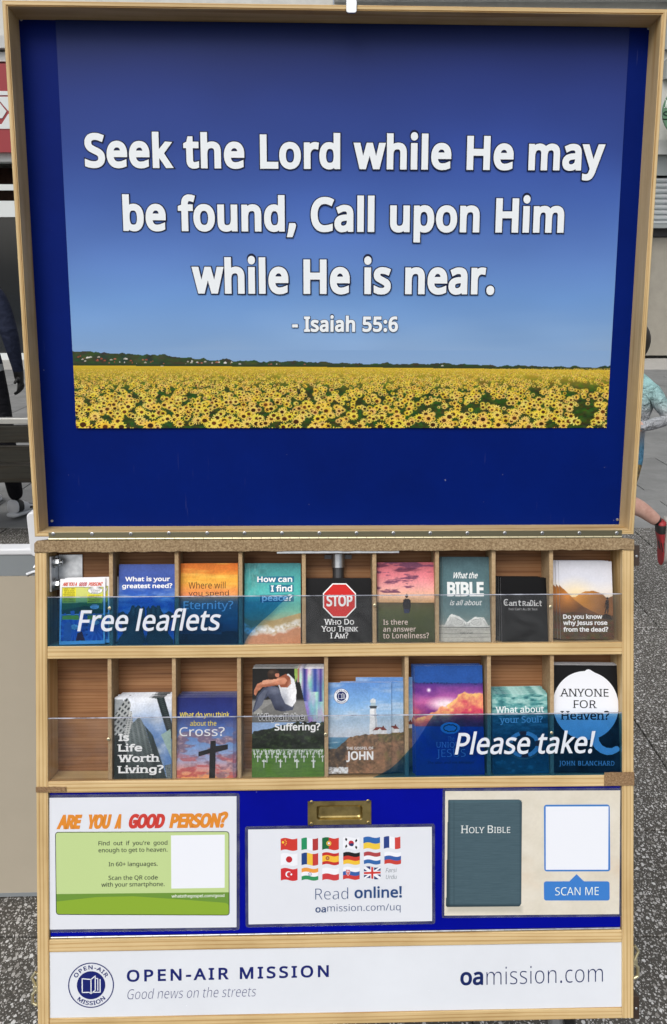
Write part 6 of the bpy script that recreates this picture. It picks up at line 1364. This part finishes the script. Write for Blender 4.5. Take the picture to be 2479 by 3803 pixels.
def sp(mb, name, mt, **k): return mb.build(name, mt, shop, PI_, **k)
zf0, zf1 = hz(570, DB), hz(245, DB)
m = MB(); slabbox(m, -14, -.01, hz(10, DB)+.9, 11.5, DB, DB+8); slabbox(m, -14, -.01, zf1+.02, hz(145, DB), DB+.02, DB+8); slabbox(m, -14, -.01, hz(145, DB), hz(10, DB)+.9, DB+.1, DB+8); slabbox(m, -14, -.01, 0, zf1, DB+3.2, DB+8); sp(m, 'wall', PALE)
m = MB(); slabbox(m, -14, -.01, hz(190, DB), hz(145, DB), DB-.25, DB+.02); slabbox(m, -14, -.01, hz(235, DB), hz(200, DB), DB-.15, DB+.02); sp(m, 'cornice', GREYP)
m = MB(); slabbox(m, -14, -.01, zf0, zf1, DB-.2, DB+.3); fa = sp(m, 'fascia', RED)
m = MB(); yq = DB-.213
xr = lambda px, py: hx(px, py, DB-.21)
for P in (((-300, 337), (28, 337), (26, 352), (-300, 352)), ((-300, 358), (27, 358), (28, 415), (8, 440), (-18, 477), (-300, 477)), ((-300, 357), (-12, 357), (14, 392), (-8, 440), (-30, 470), (-300, 470)), ((-60, 477), (-18, 477), (2, 460), (30, 424), (33, 477))):
    m.v_ = None
    pts = [(xr(px, py), hz(py, DB-.21)) for px, py in P]
# a block of white lettering cut off by the stand: bar on top, body with red chevron lines
def plate(mb, P, y, mi=0):
    b_ = MB(); b_.prism([(hx(px, py, DB-.21), hz(py, DB-.21)) for px, py in P], -.012, 0)
    mb.add([(x, y-z-.012, zz) for x, zz, z in b_.v], b_.f, mi)
plate(m, ((-260, 337), (36, 337), (36, 352), (-260, 352)), DB-.2)
plate(m, ((-260, 358), (36, 358), (36, 413), (30, 410), (0, 375), (-260, 375)), DB-.2)
plate(m, ((-260, 380), (-2, 380), (24, 412), (8, 438), (-260, 438)), DB-.2)
plate(m, ((-260, 477), (36, 477), (36, 424), (31, 421), (6, 460), (-260, 460)), DB-.2)
m.build('lettering', WHITEP, shop, PI_)
m = MB(); slabbox(m, -14, -.01, hz(600, DB), zf0, DB-.05, DB+.25); slabbox(m, -14, -.01, hz(805, DB), hz(745, DB), DB, DB+.12); slabbox(m, -14, -.01, hz(705, DB), hz(683, DB), DB+.02, DB+.1)
for x in (-12.6, -10.7, -8.8, -6.9, -4.9+1.0, -2.2): slabbox(m, x-.05, x+.05, 0, hz(600, DB), DB-.02, DB+.14)
slabbox(m, -14, -.01, 0, .12, DB-.02, DB+.14); sp(m, 'window_frame', WHITEP)
m = MB(); slabbox(m, -14, -.01, .12, hz(805, DB), DB+.03, DB+.05); sp(m, 'window', DGLASS)
m = MB(); slabbox(m, -14, -.01, hz(745, DB), hz(600, DB), DB+.9, DB+1.0); slabbox(m, -14, -.01, .0, .5, DB+1.0, DB+1.6); sp(m, 'interior', BROWNI)
# right-hand building
shop2 = empty('shop_building', Matrix.Translation((6.5, DB, 0)), 'pale building with a half lowered roller shutter and cream panels beyond the running child', 'building', 'shop fronts across the square')
PI2 = Matrix.Translation((-6.5, -DB, 0))
zc = hz(880, DB)
m = MB(); slabbox(m, .01, 15, hz(520, DB), 11.5, DB, DB+8); slabbox(m, .01, 15, 0, hz(520, DB), DB+.6, DB+8); m.build('wall', PALE, shop2, PI2)
m = MB(); slabbox(m, .01, 15, hz(575, DB), hz(522, DB), DB-.12, DB+.55); slabbox(m, .01, 15, hz(8, DB), hz(-30, DB), DB-.3, DB); m.build('cornice', GREYP, shop2, PI2)
m = MB(); slabbox(m, .01, 15, hz(650, DB), hz(577, DB), DB+.02, DB+.5); slabbox(m, .01, 15, hz(846, DB), hz(832, DB), DB-.03, DB+.5)
for x in (2.2, 5.62, 9.0, 12.4): slabbox(m, x-.13, x+.05, 0, hz(652, DB), DB-.06, DB+.5)
m.build('shutter_frame', GREYM, shop2, PI2)
m = MB(); z0, z1 = hz(832, DB), hz(652, DB); n = 9
prof = []
for i in range(n):
    a = z0+(z1-z0)*i/n; d = (z1-z0)/n
    prof += [(0, a), (-.03, a+d*.25), (-.03, a+d*.6), (.03, a+d*.85)]
m.add([(x, DB+.1+y, z) for x in (.01, 15) for y, z in prof], [(i, i+1, len(prof)+i+1, len(prof)+i) for i in range(len(prof)-1)]); m.build('roller_shutter', SHUT, shop2, PI2)
m = MB(); x = 1.3
for x in [.05+1.62*k for k in range(9)]: slabbox(m, x, x+1.605, .06, zc, DB+.2, DB+.26)
m.build('panel', CREAM, shop2, PI2)
m = MB(); slabbox(m, .01, 15, zc+.02, hz(846, DB), DB+.3, DB+.5); m.build('recess', DARKSTEEL, shop2, PI2)
for (py, hh, ww) in ((120, .55, .5), (260, .3, .25)):
    m = MB(); xx = hx(2476, py, DB); slabbox(m, xx-.05, xx+ww, hz(py, DB)-hh/2, hz(py, DB)+hh/2, DB-.12, DB-.001); m.build('vent_box', GREYM, shop2, PI2)
xg = hx(2460, 410, DB-.5); zg0, zg1 = hz(512, DB-.5), hz(305, DB-.5)
hs = empty('hanging_sign', Matrix.Translation((xg+.6, DB-.5, zg0)), 'green rounded shop sign with white and dark lettering high at the right edge', 'sign')
HI = Matrix.Translation((-xg-.6, -DB+.5, -zg0))
b_ = MB(); b_.prism(rrect(xg, zg0, xg+1.5, zg1, .42, 8), -.05, 0); m = MB(); m.add([(x, DB-.5-z-.05, y) for x, y, z in b_.v], [tuple(reversed(f)) for f in b_.f]); m.build('board', GREEN, hs, HI)
b_, b2 = MB(), MB()
text(b_, 'HO', xg+.03, xg+.30, hz(402, DB-.5), .13, 0, 0, .012, 0, True); text(b2, 'SE', xg+.0, xg+.26, hz(446, DB-.5), .13, 0, 0, .012, 0, True)
for q_, col in ((b_, (225, 235, 228)), (b2, (44, 66, 56))):
    m = MB(); m.add([(x, DB-.553, y) for x, y, z in q_.v], q_.f); m.build('lettering', ink(*col), hs, HI)
m = MB(); m.box(xg+.7, xg+.76, DB-.53, DB, zg1-.1, zg1-.04); m.build('bracket', DARKSTEEL, hs, HI)

# --- bench seen from behind, left
BD = 4.6
WOODD = wood('weathered_bench_slats', 'x', (.035, .032, .024), (.022, .021, .016), (.010, .010, .008), False, .55)
ALU = mat('bench_rail', (.50, .50, .47), .4, .5)
xb0, xb1 = -3.35, -1.55
bench = empty('park_bench', Matrix.Translation(((xb0+xb1)/2, BD+.25, 0)), 'dark slatted bench with a pale top rail, seen from behind at the left', 'bench')
BI = Matrix.Translation((-(xb0+xb1)/2, -BD-.25, 0))
zz = lambda y: hz(y, BD)
m = MB(); m.box(xb0, xb1, BD-.012, BD+.03, zz(1574), zz(1552)); m.build('top_rail', ALU, bench, BI, .004)
for a, b_ in ((1580, 1643), (1655, 1716), (1724, 1790)):
    m = MB(); m.box(xb0, xb1, BD-.01, BD+.02, zz(b_), zz(a)); m.build('slat', WOODD, bench, BI, .003)
for k in range(5): m = MB(); m.box(xb0, xb1, BD+.06+k*.095, BD+.14+k*.095, .40, .43); m.build('seat_slat', WOODD, bench, BI, .003)
for x in (xb0+.12, xb1-.12, (xb0+xb1)/2):
    m = MB(); m.tube([(x, BD+.03, zz(1552)-.02), (x, BD+.04, .42), (x, BD-.04, 0)], .018, 8); m.build('leg', DARKSTEEL, bench, BI)
    m = MB(); m.tube([(x, BD+.04, .39), (x, BD+.52, .39), (x, BD+.54, 0)], .018, 8); m.build('leg', DARKSTEEL, bench, BI)

# --- white-framed pavement sign close by on the left
SD = 1.80
zs = lambda y: hz(y, SD)
xs1 = hx(158, 1960, SD)
sgn = empty('pavement_sign', Matrix.Translation((xs1-.33, SD, 0)) @ Matrix.Rotation(R(1.5), 4, 'Z'), 'white framed pavement sign with a cream and grey face, beside the stand at the left', 'sign')
CREAMP = painted('cream_poster', (.46, .41, .325), .5, .03); GREYB = painted('grey_band', (.25, .275, .29), .5, .05); WPL = mat('white_plastic', (.78, .80, .83), .35)
zt, zb = zs(2032), zs(3316)
WS = .70
m = MB(); m.box(-WS/2, WS/2-.025, -.02, .02, zt-.022, zt); m.prism(rrect(WS/2-.055, zt-.03, WS/2-.018, zt, .012, 4), -.001, 0)
m = MB(); m.box(-WS/2, WS/2, -.02, .02, zt-.016, zt); m.build('top_rail', WPL, sgn, None, .004)
hp = MB(); pts = rrect(WS/2-.05, zt-.02, WS/2+.03, zs(1898), .012, 5)
q_ = MB(); q_.prism(pts, -.022, .022); hp.add([(x, -z, y) for x, y, z in q_.v], [tuple(f) for f in q_.f]); hp.build('corner_post', WPL, sgn, None, .003)
m = MB(); m.box(-WS/2, WS/2, -.017, .017, zs(2133), zt-.016); m.build('header_band', GREYB, sgn)
m = MB(); m.box(-WS/2, WS/2, -.018, .018, zb+.012, zs(2134)); m.build('face', CREAMP, sgn)
m = MB(); m.box(-WS/2, WS/2, -.019, .019, zb, zb+.012); m.build('bottom_rail', GREYB, sgn)
for x in (-WS/2+.05, WS/2-.05):
    m = MB(); m.tube([(x, .03, zb+.002), (x, .12, 0)], .010, 8); m.tube([(x, .0, zb+.002), (x, .20, 0)], .008, 8); m.build('foot', DARKSTEEL, sgn)

# ================================================================== people
def skin_figure(name, joints, bones, zone_of, mats, parent, subs=2):
    """joints {key: (x,y,z,r)}; bones pairs; zone_of(face centre, nearest bone) -> material index"""
    me = bpy.data.meshes.new(name); keys = list(joints); ix = {k: i for i, k in enumerate(keys)}
    me.from_pydata([joints[k][:3] for k in keys], [(ix[a], ix[b]) for a, b in bones], [])
    o = bpy.data.objects.new(name, me); COL.objects.link(o)
    md = o.modifiers.new('skin', 'SKIN')
    sv = me.skin_vertices[0].data
    for k in keys:
        r = joints[k][3]; sv[ix[k]].radius = (r, joints[k][4] if len(joints[k]) > 4 else r)
    sv[0].use_root = True
    s_ = o.modifiers.new('sub', 'SUBSURF'); s_.levels = s_.render_levels = subs
    bpy.context.view_layer.update()
    ev = o.evaluated_get(bpy.context.evaluated_depsgraph_get())
    new = bpy.data.meshes.new_from_object(ev)
    o.modifiers.clear(); o.data = new; new.name = name
    for m_ in mats: new.materials.append(m_)
    seg = [(a, b, np.array(joints[a][:3]), np.array(joints[b][:3])) for a, b in bones]
    for p in new.polygons:
        c_ = np.array(p.center); best = None
        for a, b, A, B in seg:
            d = B-A; t = np.clip((c_-A) @ d/(d @ d), 0, 1); q = np.linalg.norm(c_-A-d*t)/(joints[a][3]*(1-t)+joints[b][3]*t)
            if best is None or q < best[0]: best = (q, a, b, t)
        p.material_index = zone_of(c_, best[1], best[2], best[3]); p.use_smooth = True
    o.parent = parent
    return o
def face_and_hair(root, c, r, fwd, skin, hair_mat, hair_back, tufts=26):
    """eyes, nose, mouth, ears at a head centre c, facing the unit direction fwd; hair cap"""
    f = Vector(fwd).normalized(); sd_ = Vector((0, 0, 1)).cross(f).normalized(); up = Vector((0, 0, 1))
    def blob(mb, ctr, rx, ry, rz, n=10, mi=0, cut=None):
        vs, fs = [], []
        for i in range(n+1):
            for k in range(2*n):
                a, b_ = math.pi*i/n, math.pi*k/n
                d = sd_*(rx*math.sin(a)*math.cos(b_))+f*(ry*math.sin(a)*math.sin(b_))+up*(rz*math.cos(a))
                vs.append(tuple(Vector(ctr)+d))
        for i in range(n):
            for k in range(2*n):
                q = (i*2*n+k, (i+1)*2*n+k, (i+1)*2*n+(k+1) % (2*n), i*2*n+(k+1) % (2*n))
                fs.append(q)
        mb.add(vs, fs, mi)
    C = Vector(c)
    m = MB()
    for s_ in (-1, 1):
        blob(m, C+f*r*.83+sd_*s_*r*.34+up*r*.02, r*.12, r*.08, r*.09, 6, 1); blob(m, C+f*r*.90+sd_*s_*r*.34+up*r*.02, r*.055, r*.04, r*.055, 6, 2)
        blob(m, C+sd_*s_*r*.93-f*r*.05-up*r*.05, r*.09, r*.18, r*.26, 8, 0)
    blob(m, C+f*r*.98-up*r*.18, r*.13, r*.2, r*.22, 8, 0); blob(m, C+f*r*.86-up*r*.55, r*.26, r*.07, r*.06, 8, 3)
    m.build('face', [skin, mat('eye_white', (.8, .8, .78), .3), mat('iris', (.03, .02, .015), .3), mat('lips', (.35, .14, .12), .5)], root, None, 0, True)
    m = MB()
    blob(m, C-f*r*.16+up*r*.24, r*1.04, r*1.05, r*1.04, 16, 0)
    for k in range(tufts):
        a = k*2.4; q = C-f*r*(.55+.4*math.sin(a*1.7))+sd_*r*.75*math.cos(a)+up*r*(.35*math.sin(a)-.12*hair_back)
        blob(m, q, r*.24, r*.24, r*.30, 6, 0)
    m.build('hair', hair_mat, root, None, 0, True)
def hand_chain(J, B, side, wrist, d, palm_n, tag_, s=1.0):
    """palm with five bent fingers; wrist point, d = direction of fingers, palm_n = palm normal"""
    w_ = Vector(wrist); d = Vector(d).normalized(); n_ = Vector(palm_n).normalized(); sd_ = d.cross(n_).normalized()*side
    J[tag_+'palm'] = (*(w_+d*.045*s), .024*s); B.append((tag_+'wrist', tag_+'palm'))
    for k, (o_, L) in enumerate(((-.027, .068), (-.009, .080), (.009, .075), (.027, .058))):
        b_ = w_+d*.088*s+sd_*o_*s; J[tag_+'k%d' % k] = (*b_, .010*s); B.append((tag_+'palm', tag_+'k%d' % k))
        p1 = b_+(d*.8+n_*.35).normalized()*L*.5*s; p2 = p1+(d*.45+n_*.8).normalized()*L*.5*s
        J[tag_+'m%d' % k] = (*p1, .0085*s); J[tag_+'t%d' % k] = (*p2, .0075*s); B += [(tag_+'k%d' % k, tag_+'m%d' % k), (tag_+'m%d' % k, tag_+'t%d' % k)]
    a = w_+d*.035*s-sd_*.034*s; J[tag_+'th0'] = (*a, .011*s); a2 = a+(d*.8-sd_*.5+n_*.4).normalized()*.035*s; J[tag_+'th1'] = (*a2, .0095*s); B += [(tag_+'palm', tag_+'th0'), (tag_+'th0', tag_+'th1')]
def shoe(root, heel, toe, up, wd, mats, name='shoe', L_up=.09):
    h, t = Vector(heel), Vector(toe); f = (t-h).normalized(); u = Vector(up); u = (u-f*u.dot(f)).normalized(); s_ = f.cross(u); L = (t-h).length
    prof = [(0, .7, .95), (.06, .9, 1.0), (.25, .88, .95), (.45, .86, .72), (.65, 1.05, .55), (.85, 1.0, .42), (.97, .62, .26), (1.0, .2, .12)]
    m = MB(); n = 14
    for z0, z1, mi, ex in ((0, .028, 0, 1.06), (.024, None, 1, 1.0)):
        b_ = len(m.v)
        for (x, w_, hh) in prof:
            top = z1 if z1 else max(.03, hh*L_up)
            for k in range(n):
                a = 2*math.pi*k/n
                yy = math.copysign(abs(math.cos(a))**.75, math.cos(a))*w_*wd/2*ex; zz_ = z0+(top-z0)*(.5+.5*math.copysign(abs(math.sin(a))**.7, math.sin(a)))
                m.v.append(tuple(h+f*(x*L*(1.03 if ex > 1 else 1)-(.01 if ex > 1 else 0))+s_*yy+u*zz_))
        for i in range(len(prof)-1):
            for k in range(n): m.f.append((b_+i*n+k, b_+i*n+(k+1) % n, b_+(i+1)*n+(k+1) % n, b_+(i+1)*n+k)); m.m.append(mi if not (mi == 1 and (i == 1 or (i == 3 and k % 2))) else 2)
        m.f.append(tuple(b_+k for k in range(n-1, -1, -1))); m.m.append(mi); m.f.append(tuple(b_+(len(prof)-1)*n+k for k in range(n))); m.m.append(mi)
    return m.build(name, mats, root, None, 0, True)
def cloth(name, a, b, scale=9):
    m = mat(name, b, .85, spec=.2); v = texco(m, (1, 1, 1.6)); n = noise(m, v, scale, 4, .6, 1.2)
    setcol(m, ramp(m, n, [(.3, a), (.7, b)])); bump(m, n, .02, .6); return m
SKIN_M = mat('skin', (.52, .30, .22), .5); NAVYJ = cloth('navy_jacket', (.008, .011, .026), (.022, .028, .055)); BLKT = cloth('black_trousers', (.004, .004, .006), (.010, .010, .014))
SHIRT = mat('grey_shirt', (.35, .36, .36), .8); HAIRD = mat('dark_hair', (.02, .013, .009), .5); HAIRG = mat('grey_brown_hair', (.10, .075, .055), .6); BLKG = mat('black_glove', (.006, .006, .007), .6)
# man in a navy jacket, walking away behind the bench
mx, my = -2.33, 5.32
man = empty('person', Matrix.Translation((mx, my, 0)), 'person seen from behind in navy jacket, black trousers and white trainers, beyond the bench', 'person')
J = {'pelvis': (0, 0, 1.0, .155, .125), 'waist': (0, .0, 1.14, .165, .13), 'chest': (0, .02, 1.34, .185, .145), 'neck0': (0, .02, 1.52, .085), 'neck': (0, .03, 1.60, .056), 'head0': (0, .04, 1.68, .082), 'head': (0, .045, 1.77, .098), 'crown': (0, .04, 1.84, .070),
     'shR': (.195, .01, 1.475, .072), 'elR': (.262, -.01, 1.20, .058), 'Rwrist': (.268, .05, .96, .034), 'shL': (-.195, .01, 1.475, .072), 'elL': (-.265, -.03, 1.20, .056), 'Lwrist': (-.262, .03, .96, .034),
     'hipR': (.105, 0, .94, .105), 'knR': (.155, -.03, .52, .075), 'anR': (.205, -.06, .12, .048), 'hipL': (-.105, 0, .94, .105), 'knL': (-.12, .12, .52, .072), 'anL': (-.12, .20, .10, .048)}
B = [('pelvis', 'waist'), ('waist', 'chest'), ('chest', 'neck0'), ('neck0', 'neck'), ('neck', 'head0'), ('head0', 'head'), ('head', 'crown'), ('chest', 'shR'), ('shR', 'elR'), ('elR', 'Rwrist'), ('chest', 'shL'), ('shL', 'elL'), ('elL', 'Lwrist'), ('pelvis', 'hipR'), ('hipR', 'knR'), ('knR', 'anR'), ('pelvis', 'hipL'), ('hipL', 'knL'), ('knL', 'anL')]
hand_chain(J, B, 1, J['Rwrist'][:3], (.02, .12, -1), (-1, .2, 0), 'R'); hand_chain(J, B, -1, J['Lwrist'][:3], (-.02, .12, -1), (1, .2, 0), 'L')
def man_zone(c, a, b, t):
    if a[0] in 'RL' or (b in ('Rwrist', 'Lwrist') and t > .93): return 4
    if a in ('neck', 'head0', 'head'): return 0
    if c[2] < 1.02 and abs(c[0]) < .2 or a in ('hipR', 'knR', 'hipL', 'knL'): return 3 if c[2] > 1.0 else 2
    return 1
skin_figure('body', J, B, man_zone, [SKIN_M, NAVYJ, BLKT, SHIRT, BLKG], man)
face_and_hair(man, (0, .05, 1.765), .108, (0, 1, 0), SKIN_M, HAIRG, 1)
TR = [mat('trainer_sole', (.62, .64, .66), .5), mat('trainer_white', (.70, .71, .73), .5), mat('trainer_dark', (.02, .022, .025), .5)]
shoe(man, (.185, -.115, .022), (.270, .16, .002), (0, .1, 1), .105, TR, 'shoe', .115); shoe(man, (-.12, .13, .0), (-.13, .42, .0), (0, 0, 1), .10, TR, 'shoe', .115)

# child running to the left on the right-hand side
CD = 3.5
child = empty('person', Matrix.Translation((1.30, CD, 0)), 'running child in a teal and grey top with red trainers behind the frame', 'person')
Jc = lambda px, py, dy=0.0: (hx(px, py, CD)-1.30, dy, hz(py, CD))
J = {'pelvis': (*Jc(2308, 1668), .095, .08), 'waist': (*Jc(2322, 1590), .092, .075), 'chest': (*Jc(2348, 1475), .092, .085), 'neck0': (*Jc(2332, 1395), .058), 'neck': (*Jc(2312, 1372), .042), 'head0': (*Jc(2298, 1335), .072), 'head': (*Jc(2296, 1290), .088), 'crown': (*Jc(2298, 1250), .062),
     'shR': (*Jc(2396, 1442, -.10), .040), 'elR': (*Jc(2445, 1538, -.13), .029), 'Rwrist': (*Jc(2335, 1560, -.16), .024), 'shL': (*Jc(2344, 1436, .10), .047), 'elL': (*Jc(2270, 1520, .13), .038), 'Lwrist': (*Jc(2200, 1470, .12), .025),
     'hipR': (*Jc(2312, 1700, -.06), .072), 'knR': (*Jc(2288, 1845, -.07), .050), 'anR': (*Jc(2432, 1928, -.07), .026), 'hipL': (*Jc(2325, 1700, .06), .078), 'knL': (*Jc(2236, 1830, .07), .056), 'anL': (*Jc(2250, 2100, .07), .034)}
J['calfR'] = (*Jc(2362, 1872, -.07), .038)
B = [('pelvis', 'waist'), ('waist', 'chest'), ('chest', 'neck0'), ('neck0', 'neck'), ('neck', 'head0'), ('head0', 'head'), ('head', 'crown'), ('chest', 'shR'), ('shR', 'elR'), ('elR', 'Rwrist'), ('chest', 'shL'), ('shL', 'elL'), ('elL', 'Lwrist'), ('pelvis', 'hipR'), ('hipR', 'knR'), ('knR', 'calfR'), ('calfR', 'anR'), ('pelvis', 'hipL'), ('hipL', 'knL'), ('knL', 'anL')]
hand_chain(J, B, 1, J['Rwrist'][:3], (-1, 0, .1), (0, .3, -1), 'R', .75); hand_chain(J, B, -1, J['Lwrist'][:3], (-1, 0, .3), (0, -.3, -1), 'L', .75)
def child_zone(c, a, b, t):
    if a[0] in 'RL' or a in ('Rwrist', 'Lwrist'): return 0
    if a in ('neck', 'head0', 'head'): return 0
    if a in ('calfR', 'knL'): return 3 if t > .72 else 0
    if a == 'knR': return 0
    if a in ('hipR', 'hipL'): return 2 if t < .9 else 0
    return 1 if c[2] > hz(1712, CD) else 2
HOOD = mat('dyed_hooded_top', (.4, .6, .6), .85, spec=.2)
N, L_, p = nodes(HOOD); tc = texco(HOOD, (1, 1, 1)); sx_ = N.new('ShaderNodeSeparateXYZ'); L_.new(tc, sx_.inputs[0]); mr = N.new('ShaderNodeMapRange'); mr.inputs[1].default_value = hz(1715, CD); mr.inputs[2].default_value = hz(1400, CD); L_.new(sx_.outputs[2], mr.inputs[0])
nf = noise(HOOD, tc, 22, 4, .6, 1.0)
setcol(HOOD, mix(HOOD, .5, ramp(HOOD, mr.outputs[0], [(0, (.10, .30, .48)), (.22, (.14, .34, .52)), (.40, (.42, .43, .47)), (.62, (.46, .48, .50)), (.80, (.38, .58, .58)), (1, (.36, .62, .62))]), ramp(HOOD, nf, [(.3, (.55, .56, .58)), (.7, (1, 1, 1))]), 'MULTIPLY')); bump(HOOD, nf, .05, .9)
CAMO = mat('patterned_shorts', (.2, .15, .06), .8); setcol(CAMO, ramp(CAMO, noise(CAMO, texco(CAMO, (1, 1, 1)), 30, 2), [(.4, (.16, .10, .035)), (.5, (.34, .23, .07)), (.6, (.10, .08, .05))]))
SKINC = mat('child_skin', (.55, .33, .265), .6); setcol(SKINC, ramp(SKINC, noise(SKINC, texco(SKINC, (1, 1, 1)), 26, 5, .65), [(.3, (.44, .24, .19)), (.7, (.60, .38, .31))]))
skin_figure('body', J, B, child_zone, [SKINC, HOOD, CAMO, BLACK], child)
hc = Jc(2304, 1292)
face_and_hair(child, hc, .100, (-1, .1, -.05), SKINC, HAIRD, 1, 0)
RT = [mat('shoe_sole', (.42, .40, .38), .6), mat('shoe_red', (.33, .025, .03), .5), mat('shoe_black', (.02, .02, .02), .5)]
shoe(child, Jc(2470, 1915, -.07), Jc(2458, 2080, -.05), (-1, 0, .1), .078, RT, 'shoe', .062)
aL = J['anL']; shoe(child, (aL[0]+.05, .07, 0), (aL[0]-.15, .07, .0), (0, 0, 1), .078, RT, 'shoe', .085)
